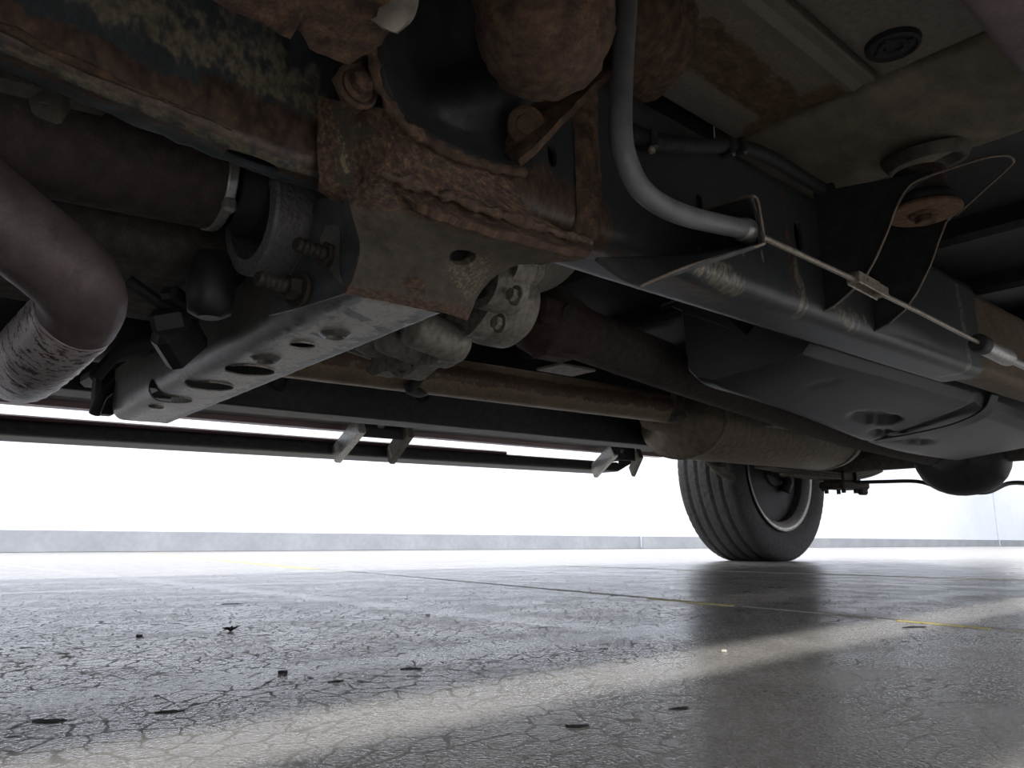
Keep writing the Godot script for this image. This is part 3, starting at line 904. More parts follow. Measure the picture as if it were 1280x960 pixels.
	P = loft([[Vector3(0.164, 0.31, -0.262), Vector3(0.165, 0.287, -0.262), Vector3(0.165, 0.284, -0.266)], [Vector3(0.167, 0.307, -0.256), Vector3(0.168, 0.286, -0.256), Vector3(0.165, 0.279, -0.262)], [Vector3(0.178, 0.31, -0.25), Vector3(0.174, 0.284, -0.25), Vector3(0.17, 0.277, -0.258)]], 20, 14)
	sheet(st, P, 0.004)
	part("clip", st, M.zinc, rp, "bright bare metal clip")
	st = st_new()
	boxat(st, Vector3(0.14, 0.375, -0.30), Vector3(0.05, 0.012, 0.20), 0.003)
	boxat(st, Vector3(0.14, 0.335, -0.215), Vector3(0.05, 0.08, 0.012), 0.003)
	part("plate_arm", st, M.rustdark, rp)

func rear_mount():
	var st = st_new()
	flat(st, 0.393, 0.004, [Vector2(0.778, -0.362), Vector2(0.778, -0.205), Vector2(0.781, -0.19), Vector2(0.79, -0.181), Vector2(0.802, -0.18), Vector2(0.815, -0.187), Vector2(0.86, -0.226), Vector2(0.902, -0.262), Vector2(0.902, -0.362)])
	var br = part("body_mount_bracket", st, M.dark, truck, "dark body mount bracket with two curved webs on the rear half of the near rail")
	st = st_new()
	xz(st, 0.778, 0.004, [Vector2(-0.362, 0.284), Vector2(-0.345, 0.290), Vector2(-0.328, 0.301), Vector2(-0.314, 0.313), Vector2(-0.302, 0.329), Vector2(-0.290, 0.350), Vector2(-0.279, 0.372), Vector2(-0.268, 0.386), Vector2(-0.252, 0.393), Vector2(-0.24, 0.396), Vector2(-0.24, 0.400), Vector2(-0.362, 0.42)])
	part("web", st, M.dark, br)
	st = st_new()
	xz(st, 0.898, 0.004, [Vector2(-0.362, 0.282), Vector2(-0.343, 0.288), Vector2(-0.326, 0.299), Vector2(-0.31, 0.317), Vector2(-0.293, 0.344), Vector2(-0.282, 0.368), Vector2(-0.272, 0.388), Vector2(-0.26, 0.397), Vector2(-0.26, 0.401), Vector2(-0.362, 0.42)])
	part("web", st, M.dark, br)
	st = st_new()
	tube(st, catmull([Vector3(0.776, 0.284, -0.361), Vector3(0.776, 0.290, -0.345), Vector3(0.776, 0.313, -0.313), Vector3(0.776, 0.35, -0.289), Vector3(0.776, 0.372, -0.278), Vector3(0.776, 0.387, -0.267), Vector3(0.776, 0.394, -0.252), Vector3(0.776, 0.3945, -0.205), Vector3(0.779, 0.3945, -0.19), Vector3(0.788, 0.3945, -0.180), Vector3(0.802, 0.3945, -0.179), Vector3(0.815, 0.3945, -0.186), Vector3(0.86, 0.3945, -0.225), Vector3(0.902, 0.3945, -0.261)], 80), 0.0012, 8)
	part("bare_edge", st, M.tan, br, "thin worn bare metal edge of the bracket")
	st = st_new()
	tube(st, [Vector3(0.897, 0.288, -0.342), Vector3(0.897, 0.299, -0.325), Vector3(0.897, 0.317, -0.309), Vector3(0.897, 0.344, -0.292), Vector3(0.897, 0.368, -0.281), Vector3(0.897, 0.388, -0.271)], 0.0012, 8)
	part("bare_edge", st, M.tan, br, "thin worn bare metal edge of the bracket")
	var c = Vector3(0.814, 0.372, -0.265)
	st = st_new()
	lathe(st, [Vector2(0.0, 0.0), Vector2(0.034, 0.0), Vector2(0.0355, 0.0015), Vector2(0.0355, 0.004), Vector2(0.034, 0.0055), Vector2(0.0, 0.0055)], axis(c, Vector3.UP), 40)
	var w = part("mount_washer", st, mat(T.tan, 9.0, 0.85, 0.0, T.bump, 0.7, hx("c4a98e")), truck, "round pale rusty washer under the body mount")
	st = st_new()
	bolt(st, c, Vector3.DOWN, 0.0095, 0.010)
	part("bolt", st, M.rust, w)
	st = st_new()
	lathe(st, [Vector2(0.029, 0.0055), Vector2(0.031, 0.009), Vector2(0.031, 0.015), Vector2(0.028, 0.018), Vector2(0.024, 0.02)], axis(c, Vector3.UP), 36, false)
	part("rubber_cushion", st, M.rubber, w)
	st = st_new()
	lathe(st, [Vector2(0.024, 0.019), Vector2(0.025, 0.045), Vector2(0.0, 0.045)], axis(c, Vector3.UP), 30)
	part("sleeve", st, M.rustdark, w)

func crossmember():
	var y0 = 0.213
	var P = []
	var za = -0.423; var zb = -1.085
	var xa = func(z): return lerpf(0.240, 0.281, (z + 0.427) / (-1.071 + 0.427))
	var wd = func(z): return lerpf(0.079, 0.069, (z + 0.427) / (-1.071 + 0.427))
	var nz = 170
	for i in nz + 1:
		var z = lerpf(za, zb, float(i) / nz)
		var a = xa.call(z); var b = a + wd.call(z)
		var q = []
		for k in 9: q.append(Vector3(a - 0.004, lerpf(y0 + 0.066, y0 + 0.017, k / 8.0), z))
		for k in range(1, 6): q.append(Vector3(a - 0.004 + 0.015 * (1 - cos(PI / 2 * k / 5)), y0 + 0.017 - 0.017 * sin(PI / 2 * k / 5), z))
		for k in range(1, 25): q.append(Vector3(lerpf(a + 0.011, b - 0.003, k / 24.0), y0, z))
		for k in range(1, 4): q.append(Vector3(b - 0.003 + 0.003 * sin(PI / 2 * k / 3), y0 + 0.003 * (1 - cos(PI / 2 * k / 3)), z))
		for k in range(1, 9): q.append(Vector3(b, lerpf(y0 + 0.003, y0 + 0.066, k / 8.0), z))
		P.append(q)
	var holes = []
	var rings = []
	for h in [[Vector3(0.291, 0.213, -0.685), 0.0225, 0], [Vector3(0.292, 0.213, -0.783), 0.0225, 0], [Vector3(0.288, 0.213, -0.885), 0.021, 0], [Vector3(0.291, 0.213, -0.948), 0.008, 0], [Vector3(0.283, 0.213, -0.565), 0.0105, 0], [Vector3(0.287, 0.213, -0.519), 0.0065, 1], [Vector3(0.282, 0.213, -0.632), 0.0075, 1]]:
		var c = h[0]
		var a = xa.call(c.z); var b = a + wd.call(c.z)
		var v = (14.0 - 1.0 + (c.x - a - 0.011) / (b - 0.003 - a - 0.011) * 24.0) / 48.0
		holes.append([(c.z - za) / (zb - za), v, h[1] / (za - zb), h[1] / (b - a - 0.014) * 24.0 / 48.0, 2.0])
		if h[2]: rings.append([c, h[1]])
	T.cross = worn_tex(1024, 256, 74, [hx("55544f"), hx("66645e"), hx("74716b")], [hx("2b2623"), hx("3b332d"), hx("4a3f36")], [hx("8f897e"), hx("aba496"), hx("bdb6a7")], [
		[0.0, 0.51, 1.0, 0.51, 0.27, 1.0, 1], [0.05, 0.3, 0.1, 0.75, 0.05, 0.62, 0], [0.16, 0.4, 0.17, 0.5, 0.03, 0.7, 0], [0.0, 0.26, 0.3, 0.26, 0.02, 0.5, 0]], 0.02, 0.1, 4.0)  # full-length dust stroke also paints floor bounce light into the underside
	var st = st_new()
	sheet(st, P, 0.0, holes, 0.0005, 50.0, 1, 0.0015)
	var m = part("crossmember", st, mat(T.cross, 0.0, 0.42, 0.15), truck, "grey steel gearbox crossmember with a row of holes in its dusty underside, painted paler for floor light")
	for r in rings:
		st = st_new()
		lathe(st, [Vector2(r[1], 0.008), Vector2(r[1], -0.003), Vector2(r[1] * 1.25, -0.0035), Vector2(r[1] * 1.7, -0.0015), Vector2(r[1] * 2.0, 0.0005)], axis(r[0], Vector3.UP), 28, false)
		part("hole_collar", st, M.steel, m, "dished collar round a small hole")
	# bracket at the far end
	st = st_new()
	var e = Vector3(0.277, 0.242, -1.1)
	boxat(st, e + Vector3(0, 0.008, -0.02), Vector3(0.03, 0.055, 0.03), 0.006)
	boxat(st, e + Vector3(0.03, 0.035, -0.05), Vector3(0.10, 0.02, 0.06), 0.006)
	tube(st, [e + Vector3(-0.016, -0.022, 0.0), e + Vector3(-0.012, 0.0, 0.012), e + Vector3(0.005, 0.02, 0.014), e + Vector3(0.02, 0.028, 0.005)], 0.007, 10)
	part("end_bracket", st, M.dark, m, "dark bracket at the far end")

func brake_cable():
	var st = st_new()
	var pts = catmull([Vector3(0.393, 0.482, -0.3), Vector3(0.388, 0.427, -0.3), Vector3(0.38, 0.374, -0.3), Vector3(0.375, 0.324, -0.3), Vector3(0.38, 0.3, -0.3), Vector3(0.397, 0.284, -0.3), Vector3(0.438, 0.28, -0.3), Vector3(0.519, 0.29, -0.3)], 70)
	tube(st, pts, 0.0077, 20)
	var c = part("brake_cable", st, M.hose, truck, "thick grey cable housing curving down from the top")
	var end = pts[70]; var dir = (Vector3(0.551, 0.291, -0.3) - end).normalized()
	st = st_new()
	lathe(st, [Vector2(0.0, 0.0), Vector2(0.0078, 0.0), Vector2(0.0078, -0.002), Vector2(0.0092, -0.001), Vector2(0.0098, 0.002), Vector2(0.0098, 0.011), Vector2(0.0085, 0.012), Vector2(0.0095, 0.013), Vector2(0.0095, 0.0165), Vector2(0.004, 0.018), Vector2(0.0, 0.018)], axis(end, dir), 24)
	part("ferrule", st, M.steel, c, "grey metal end ferrule")
	st = st_new()
	tube(st, [end, Vector3(0.551, 0.291, -0.3), Vector3(0.718, 0.29, -0.3)], 0.0026, 10)
	tube(st, [Vector3(0.765, 0.288, -0.3), Vector3(0.871, 0.286, -0.3), Vector3(1.073, 0.28, -0.3)], 0.0026, 10)
	part("wire", st, M.zinc, c, "bare taut wire")
	var a = Vector3(0.711, 0.291, -0.3); var b = Vector3(0.776, 0.288, -0.3)
	var bx = Transform3D(Basis((b - a).normalized(), Vector3(0, 1, 0), Vector3(0, 0, 1)).orthonormalized(), (a + b) / 2)
	st = st_new()
	var L = a.distance_to(b)
	for s in [-1, 1]:
		box(st, bx.translated_local(Vector3(0, 0, s * 0.0055)), Vector3(L, 0.011, 0.002), 0.0008)
	box(st, bx.translated_local(Vector3(-L * 0.12, 0.006, 0)), Vector3(L * 0.7, 0.002, 0.012), 0.0008)
	box(st, bx.translated_local(Vector3(L * 0.4, 0.0, 0)), Vector3(L * 0.16, 0.009, 0.012), 0.0015)
	box(st, bx.translated_local(Vector3(-L * 0.45, 0.0, 0)), Vector3(L * 0.1, 0.009, 0.012), 0.0015)
	lathe(st, [Vector2(0.0, -0.008), Vector2(0.003, -0.008), Vector2(0.003, 0.008), Vector2(0.0, 0.008)], Transform3D(axis(bx.origin - (b - a) * 0.22, Vector3(0, 0, 1)).basis, bx.origin - (b - a) * 0.22), 12)
	part("coupling", st, M.zinc, c, "small bright clevis coupling on the wire")
	var p1 = Vector3(1.05, 0.28, -0.3); var p2 = Vector3(1.118, 0.278, -0.3); var d2 = (p2 - p1).normalized()
	st = st_new()
	lathe(st, [Vector2(0.0, 0.002), Vector2(0.004, 0.0), Vector2(0.010, 0.0), Vector2(0.012, 0.003), Vector2(0.012, 0.02), Vector2(0.010, 0.023)], axis(p1, d2), 24)
	part("rubber_boot", st, M.rubber, c, "black rubber boot")
	st = st_new()
	lathe(st, [Vector2(0.0, 0.01), Vector2(0.011, 0.012), Vector2(0.0115, 0.03), Vector2(0.0115, 0.11), Vector2(0.010, 0.12), Vector2(0.005, 0.125), Vector2(0.004, 0.3), Vector2(0.0, 0.3)], axis(p1, d2), 24)
	part("sleeve", st, M.steel, c, "grey metal sleeve at the rear end of the wire")
	# folded bracket that holds the ferrule
	st = st_new()
	sheet(st, loft([[Vector3(0.417, 0.261, -0.363), Vector3(0.502, 0.283, -0.363), Vector3(0.598, 0.315, -0.363), Vector3(0.636, 0.33, -0.363)], [Vector3(0.428, 0.246, -0.35), Vector3(0.483, 0.266, -0.335), Vector3(0.541, 0.286, -0.32), Vector3(0.569, 0.297, -0.318)], [Vector3(0.436, 0.237, -0.338), Vector3(0.46, 0.249, -0.312), Vector3(0.505, 0.268, -0.292), Vector3(0.526, 0.277, -0.288)]], 30, 12), 0.003)
	sheet(st, loft([[Vector3(0.55, 0.332, -0.363), Vector3(0.532, 0.322, -0.32), Vector3(0.518, 0.313, -0.292), Vector3(0.523, 0.311, -0.288)], [Vector3(0.575, 0.322, -0.363), Vector3(0.545, 0.31, -0.322), Vector3(0.526, 0.3, -0.292), Vector3(0.526, 0.298, -0.288)], [Vector3(0.636, 0.33, -0.363), Vector3(0.574, 0.301, -0.322), Vector3(0.53, 0.279, -0.292), Vector3(0.528, 0.278, -0.288)]], 24, 16, false, true), 0.003)
	var br = part("cable_bracket", st, M.paint, truck, "folded dark bracket holding the end of the grey cable")
	st = st_new()
	tube(st, catmull([Vector3(0.547, 0.331, -0.361), Vector3(0.53, 0.322, -0.319), Vector3(0.518, 0.314, -0.291), Vector3(0.522, 0.311, -0.287), Vector3(0.525, 0.297, -0.287), Vector3(0.527, 0.279, -0.287), Vector3(0.522, 0.274, -0.288), Vector3(0.488, 0.261, -0.302), Vector3(0.455, 0.247, -0.316), Vector3(0.436, 0.236, -0.338)], 60), 0.0013, 8)
	part("bare_edge", st, M.tan, br, "worn bare edge of the bracket")
	# black wiring loom with its clips
	st = st_new()
	pts = catmull([Vector3(0.441, 0.374, -0.358), Vector3(0.463, 0.373, -0.356), Vector3(0.49, 0.374, -0.352), Vector3(0.542, 0.39, -0.352), Vector3(0.616, 0.414, -0.352), Vector3(0.672, 0.42, -0.35), Vector3(0.744, 0.419, -0.35), Vector3(0.813, 0.422, -0.352)], 260)
	tube(st, pts, func(t): return 0.0068 + 0.0014 * (1.0 if int(t * 260) % 4 < 2 else -1.0) * (1.0 - smoothstep(0.34, 0.4, t)), 14)
	var lo = part("wiring_loom", st, M.rubber, truck, "black ribbed wiring loom along the top of the rear rail")
	for q in [Vector3(0.473, 0.37, -0.35), Vector3(0.591, 0.403, -0.35), Vector3(0.607, 0.409, -0.347), Vector3(0.784, 0.417, -0.347)]:
		st = st_new()
		boxat(st, q, Vector3(0.007, 0.018, 0.014), 0.002)
		part("clip", st, M.dark, lo)
	st = st_new()
	boxat(st, Vector3(0.468, 0.358, -0.345), Vector3(0.008, 0.006, 0.006), 0.002, Vector3(20, 30, 10))
	part("tag", st, M.zinc, lo, "small cream tag")

func front_pipe():
	# down pipe that bends across under the gearbox
	T.streak = worn_tex(512, 512, 75, [hx("9d9290"), hx("b2a8a6"), hx("c4bab8")], [hx("332827"), hx("433432"), hx("54413f")], [hx("b8aeab"), hx("c9c1be"), hx("d6d0cd")], [], 0.40, 0.25, 1.0, 1.0)  # bright reflection is painted into the pale streak colours, along with scratches
	var st = st_new()
	var pts = catmull([Vector3(-0.14, 0.429, -0.52), Vector3(-0.062, 0.352, -0.51), Vector3(0.001, 0.288, -0.5), Vector3(0.038, 0.258, -0.5), Vector3(0.062, 0.241, -0.5), Vector3(0.085, 0.226, -0.5), Vector3(0.103, 0.214, -0.505), Vector3(0.112, 0.206, -0.52), Vector3(0.113, 0.199, -0.54), Vector3(0.108, 0.191, -0.56)], 84)
	var rf = 0.0252
	tube(st, pts, rf, 32, true, 0.0006, 60.0)
	var p = part("down_pipe", st, M.mauve, truck, "dull mauve-brown exhaust down pipe bending away at lower left")
	st = st_new()
	var p2 = catmull([Vector3(0.113, 0.2, -0.536), Vector3(0.108, 0.191, -0.56), Vector3(0.104, 0.184, -0.6), Vector3(0.107, 0.186, -0.66), Vector3(0.118, 0.202, -0.75), Vector3(0.143, 0.229, -0.9)], 70)
	tube(st, p2, rf * 1.02, 32, true, 0.0012, 120.0)
	part("lit_scratched_pipe", st, streak_mat(), p, "scratched lower end of the pipe, its bright reflection painted into pale streaks")

func streak_mat():
	var m = mat(T.streak, 0.0, 0.42, 0.3)
	m.uv1_scale = Vector3(22, 1, 1)
	return m

func gearbox():
	var st = st_new()
	var P = sweep_x(range_x(-0.7, 0.40, 0.02), func(x): return rrect(-0.575, -0.80, 0.318 + 0.01 * sin(x * 40) * 0.2, 0.52, 0.03))
	sheet(st, P, 0.0, [], 0.003, 30.0)
	sheet(st, loft([[P[55][0], P[55][20], P[55][28]], [P[55][70], P[55][60], P[55][44]]], 8, 8, true, true))
	var g = part("gearbox", st, M.trans, truck, "brownish cast gearbox housing above the crossmember")
	st = st_new()
	P = sweep_x(range_x(-0.6, 0.33, 0.02), func(x): return rrect(-0.562, -0.81, 0.306, 0.318, 0.004, 2, 8, 2))
	sheet(st, P)
	part("pan_flange", st, M.trans, g)
	st = st_new()
	P = sweep_x(range_x(-0.58, 0.24, 0.02), func(x): return rrect(-0.585, -0.79, 0.268, 0.31, 0.018, 6, 12, 4))
	sheet(st, P, 0.0, [], 0.001, 40.0)
	sheet(st, loft([[P[41][0], P[41][5], P[41][10]], [P[41][26], P[41][24], P[41][20]]], 6, 6, true, true))
	part("oil_pan", st, M.trans, g, "brownish pressed oil pan")
	for i in 7:
		st = st_new()
		bolt(st, Vector3(-0.25 + 0.085 * i, 0.306, -0.571), Vector3.DOWN, 0.006, 0.007)
		part("pan_bolt", st, M.trans, g)
	for i in 5:
		st = st_new()
		boxat(st, Vector3(-0.12 + 0.1 * i, 0.39, -0.575), Vector3(0.008, 0.13, 0.02), 0.003)
		part("rib", st, M.trans, g)
	# dark rounded converter below
	st = st_new()
	lathe(st, [Vector2(0.0, -0.12), Vector2(0.06, -0.115), Vector2(0.08, -0.09), Vector2(0.086, -0.05), Vector2(0.086, 0.1), Vector2(0.075, 0.13), Vector2(0.03, 0.15), Vector2(0.03, 0.2), Vector2(0.0, 0.2)], axis(Vector3(0.13, 0.335, -0.90), Vector3.RIGHT), 36, false)
	part("catalyst", st, M.dark, truck, "dark rounded catalyst body behind the oil pan")
	# black rubber mount block and connectors between pan and crossmember
	st = st_new()
	var q = Vector3(0.205, 0.24, -0.56)
	tube(st, [q + Vector3(0, 0.03, 0), q + Vector3(0, 0.022, 0), q, q + Vector3(0, -0.016, 0), q + Vector3(0, -0.02, 0)], func(t): return [0.012, 0.0165, 0.0175, 0.0155, 0.008][int(t * 4.0)], 20)
	part("rubber_mount", st, M.plastic, g, "glossy black rubber plug")
	st = st_new()
	boxat(st, Vector3(0.197, 0.241, -0.6), Vector3(0.03, 0.012, 0.016), 0.003, Vector3(10, 20, -20))
	boxat(st, Vector3(0.196, 0.23, -0.62), Vector3(0.028, 0.02, 0.02), 0.004, Vector3(20, -20, 15))
	boxat(st, Vector3(0.218, 0.225, -0.66), Vector3(0.045, 0.04, 0.02), 0.006, Vector3(30, 30, -30))
	part("connector", st, M.plastic, g, "black plastic connector")
	st = st_new()
	tube(st, catmull([Vector3(0.163, 0.256, -0.62), Vector3(0.188, 0.243, -0.62), Vector3(0.206, 0.235, -0.61), Vector3(0.219, 0.244, -0.6), Vector3(0.243, 0.272, -0.6), Vector3(0.276, 0.311, -0.6)], 30), 0.005, 10)
	tube(st, catmull([Vector3(0.189, 0.213, -0.8), Vector3(0.203, 0.235, -0.78), Vector3(0.232, 0.247, -0.76), Vector3(0.262, 0.264, -0.72), Vector3(0.276, 0.268, -0.66)], 30), 0.006, 10)
	part("oil_line", st, M.rubber, g, "thin dark oil lines")
	# bell-shaped cast housing behind the mounting plate: seen from the front
	var c = Vector3(0.45, 0.43, -0.62)
	var R = 0.213
	var ring = []
	var na = 150
	for i in na + 1:
		var a = lerpf(-PI * 0.02, -PI * 1.02, float(i) / na)
		var row = []
		for j in 15:
			var rr = lerpf(R + 0.004 * sin(a * 22.0) * (1.0 if absf(sin(a * 2.7)) > 0.7 else 0.3), 0.135, j / 14.0)
			row.append(c + Vector3(0, rr * sin(a), rr * cos(a)))
		ring.append(row)
	var hs = []
	var uv_of = func(p, ru, rv, pw): 
		var a = atan2(p.y - c.y, p.z - c.z)
		var r = Vector2(p.y - c.y, p.z - c.z).length()
		return [(-PI * 0.02 - a) / PI, (R - r) / (R - 0.135), ru, rv, pw]
	hs.append(uv_of.call(Vector3(0.45, 0.286, -0.532), 0.05, 0.30, 2.8))
	hs.append(uv_of.call(Vector3(0.45, 0.242, -0.56), 0.038, 0.24, 2.8))
	hs.append(uv_of.call(Vector3(0.45, 0.242, -0.626), 0.05, 0.26, 2.8))
	hs.append(uv_of.call(Vector3(0.45, 0.262, -0.722), 0.05, 0.26, 2.8))
	st = st_new()
	sheet(st, ring, -0.022, hs, 0.0015, 60.0)
	var b = part("bell_housing", st, M.alu, truck, "pale cast alloy housing flange with webbed pockets, below the rail")
	st = st_new()
	lathe(st, [Vector2(0.10, 0.0), Vector2(0.142, 0.022), Vector2(0.145, 0.03), Vector2(0.12, 0.1), Vector2(0.09, 0.17)], axis(c, Vector3.RIGHT), 64, false)
	part("rear_cover", st, M.alu, b)
	# webs standing on the flange face
	for w in [[Vector3(0.45, 0.258, -0.54), Vector3(0.45, 0.255, -0.503)], [Vector3(0.45, 0.243, -0.582), Vector3(0.45, 0.253, -0.544)], [Vector3(0.45, 0.227, -0.6), Vector3(0.45, 0.229, -0.567)], [Vector3(0.45, 0.27, -0.544), Vector3(0.45, 0.302, -0.518)], [Vector3(0.45, 0.241, -0.677), Vector3(0.45, 0.233, -0.605)]]:
		st = st_new()
		var d = w[1] - w[0]
		box(st, Transform3D(Basis(Vector3.RIGHT, d.normalized(), Vector3.RIGHT.cross(d.normalized())), (w[0] + w[1]) / 2 + Vector3(-0.006, 0, 0)), Vector3(0.02, d.length(), 0.009), 0.003)
		part("web", st, M.alu, b)
	for q2 in [[Vector3(0.42, 0.236, -0.568), 0.019], [Vector3(0.42, 0.237, -0.615), 0.017], [Vector3(0.43, 0.247, -0.671), 0.015], [Vector3(0.44, 0.261, -0.726), 0.014]]:
		st = st_new()
		var xs = []
		for i in 13:
			xs.append(q2[0] + Vector3(0.035 - 0.07 * i / 12.0, 0.012 * i / 12.0, 0))
		tube(st, xs, func(t): return q2[1] * pow(maxf(0.0001, 1.0 - pow(absf(t * 2.0 - 1.0), 9.0)), 0.4), 24)
		part("bolt_boss", st, M.alu, b)
	st = st_new()
	lathe(st, [Vector2(0.0, 0.008), Vector2(0.014, 0.008), Vector2(0.015, -0.006), Vector2(0.023, -0.006), Vector2(0.024, 0.03), Vector2(0.0, 0.03)], axis(Vector3(0.418, 0.274, -0.492), Vector3.RIGHT), 30)
	part("bore", st, M.alu, b)
	for q3 in [Vector3(0.426, 0.237, -0.483), Vector3(0.426, 0.257, -0.462)]:
		st = st_new()
		bolt(st, q3, Vector3.LEFT, 0.006, 0.008)
		part("flange_bolt", st, M.alu, b)
	# lug with a hole at upper right
	st = st_new()
	var o = []
	var e0 = Vector3(0.47, 0.312, -0.515)
	for p in [Vector3(0.47, 0.314, -0.517), Vector3(0.47, 0.301, -0.47), Vector3(0.47, 0.287, -0.475), Vector3(0.47, 0.281, -0.485), Vector3(0.47, 0.292, -0.507)]:
		o.append(Vector2(p.z, p.y))
	xz(st, 0.462, 0.012, o, 0.002)
	var lug = part("lug", st, M.alu, b, "pale cast lug")
	st = st_new()
	lathe(st, [Vector2(0.0, -0.002), Vector2(0.0075, -0.002), Vector2(0.0085, 0.002), Vector2(0.0085, 0.004)], axis(Vector3(0.459, 0.293, -0.486), Vector3.RIGHT), 20)
	part("lug_hole_shade", st, M.rubber, b, "dark disc painted as the shade in the lug hole")  # black disc stands in for the shade inside the lug hole
	st = st_new()
	lathe(st, [Vector2(0.0, -0.015), Vector2(0.042, -0.015), Vector2(0.047, -0.008), Vector2(0.047, 0.02), Vector2(0.04, 0.03)], axis(Vector3(0.5, 0.295, -0.579), Vector3.RIGHT), 40, false)
	part("output_cover", st, M.alu, b, "round cream output cover")

func drive_line():
	# front propeller shaft above the down pipe
	var st = st_new()
	var a = Vector3(-0.5, 0.20, -0.515); var b = Vector3(0.183, 0.308, -0.515)
	a = b + Vector3(-0.75, -0.045, 0)
	tube(st, [a, a.lerp(b, 0.5), b], 0.035, 32, true, 0.0006, 60.0)
	var s = part("front_driveshaft", st, M.rustdark, truck, "dark brown front driveshaft tube at upper left")
	var d = (b - a).normalized()
	st = st_new()
	lathe(st, [Vector2(0.0, 0.0), Vector2(0.036, 0.0), Vector2(0.0365, 0.001), Vector2(0.0365, 0.006), Vector2(0.036, 0.007), Vector2(0.0, 0.01)], axis(b, d), 40)
	boxat(st, b + d * 0.005 + Vector3(0, -0.028, 0.026), Vector3(0.009, 0.01, 0.008), 0.002)
	part("hose_clamp", st, M.steel, s, "bright band clamp")
	st = st_new()
	lathe(st, [Vector2(0.0355, 0.01), Vector2(0.031, 0.014), Vector2(0.034, 0.018), Vector2(0.031, 0.022), Vector2(0.036, 0.027), Vector2(0.031, 0.031), Vector2(0.038, 0.036), Vector2(0.034, 0.05)], axis(b, d), 40, false)
	part("rubber_boot", st, M.rubber, s, "black ribbed rubber boot")
	st = st_new()
	var k = Vector3(0.219, 0.291, -0.515)
	lathe(st, [Vector2(0.034, -0.006), Vector2(0.044, -0.006), Vector2(0.0455, -0.004), Vector2(0.0455, 0.026), Vector2(0.047, 0.028), Vector2(0.047, 0.032), Vector2(0.0455, 0.034), Vector2(0.047, 0.036), Vector2(0.047, 0.040), Vector2(0.043, 0.042), Vector2(0.030, 0.042)], axis(k, d), 48)
	part("joint_collar", st, mat(T.steel, 14.0, 0.55, 0.2, T.bump, 2.0, hx("c0c0c4")), s, "grey mottled joint collar")
	st = st_new()
	lathe(st, [Vector2(0.038, 0.04), Vector2(0.040, 0.06), Vector2(0.040, 0.15), Vector2(0.0, 0.15)], axis(k, d), 40)
	part("joint_flange", st, M.rustdark, s, "rusty brown joint flange")
	# alloy bracket with a bolted lug, top left
	st = st_new()
	var q = Vector3(0.067, 0.323, -0.5)
	boxat(st, q, Vector3(0.085, 0.03, 0.05), 0.006, Vector3(0, 0, 6))
	lathe(st, [Vector2(0.0, -0.006), Vector2(0.012, -0.006), Vector2(0.0135, -0.004), Vector2(0.0135, 0.012), Vector2(0.0, 0.012)], axis(Vector3(0.077, 0.306, -0.49), Vector3(0.1, 1, 0.2)), 24)
	var ab = part("engine_bracket", st, M.trans, truck, "grey cast bracket with a bolt, upper left corner")
	st = st_new()
	bolt(st, Vector3(0.076, 0.304, -0.485), Vector3(-0.1, -1, 0.4), 0.006, 0.006)
	part("bolt", st, M.steel, ab)
	# rear propeller shaft
	st = st_new()
	var pts = [Vector3(0.74, 0.322, -0.685), Vector3(1.0, 0.302, -0.70), Vector3(1.36, 0.287, -0.74), Vector3(1.73, 0.272, -0.78), Vector3(2.33, 0.262, -0.83)]
	tube(st, pts, 0.036, 32, true, 0.0005, 60.0)
	var r = part("rear_driveshaft", st, M.rustdark, truck, "dark brown rear driveshaft running back beside the fuel tank")
	st = st_new()
	lathe(st, [Vector2(0.0, -0.17), Vector2(0.024, -0.17), Vector2(0.026, -0.10), Vector2(0.03, -0.095), Vector2(0.045, -0.085), Vector2(0.047, -0.07), Vector2(0.043, -0.06), Vector2(0.043, -0.03), Vector2(0.037, 0.0)], axis(pts[0], pts[1] - pts[0]), 36, false)
	for sx in [-1, 1]:
		boxat(st, Vector3(0.69, 0.324 + sx * 0.036, -0.682), Vector3(0.06, 0.02, 0.035), 0.006)
		boxat(st, Vector3(0.66, 0.326, -0.682 + sx * 0.036), Vector3(0.06, 0.035, 0.02), 0.006)
	part("universal_joint", st, mat(T.rustdark, 8.0, 0.8, 0.0, T.bump, 1.0, hx("ffd9cf")), r, "rusty universal joint yoke")
	st = st_new()
	lathe(st, [Vector2(0.0, 0.0), Vector2(0.011, 0.0), Vector2(0.012, 0.002), Vector2(0.012, 0.01), Vector2(0.0, 0.012)], axis(Vector3(0.675, 0.325, -0.640), Vector3(-0.3, -0.2, 1)), 24)
	part("bearing_cap", st, M.rustdark, r)

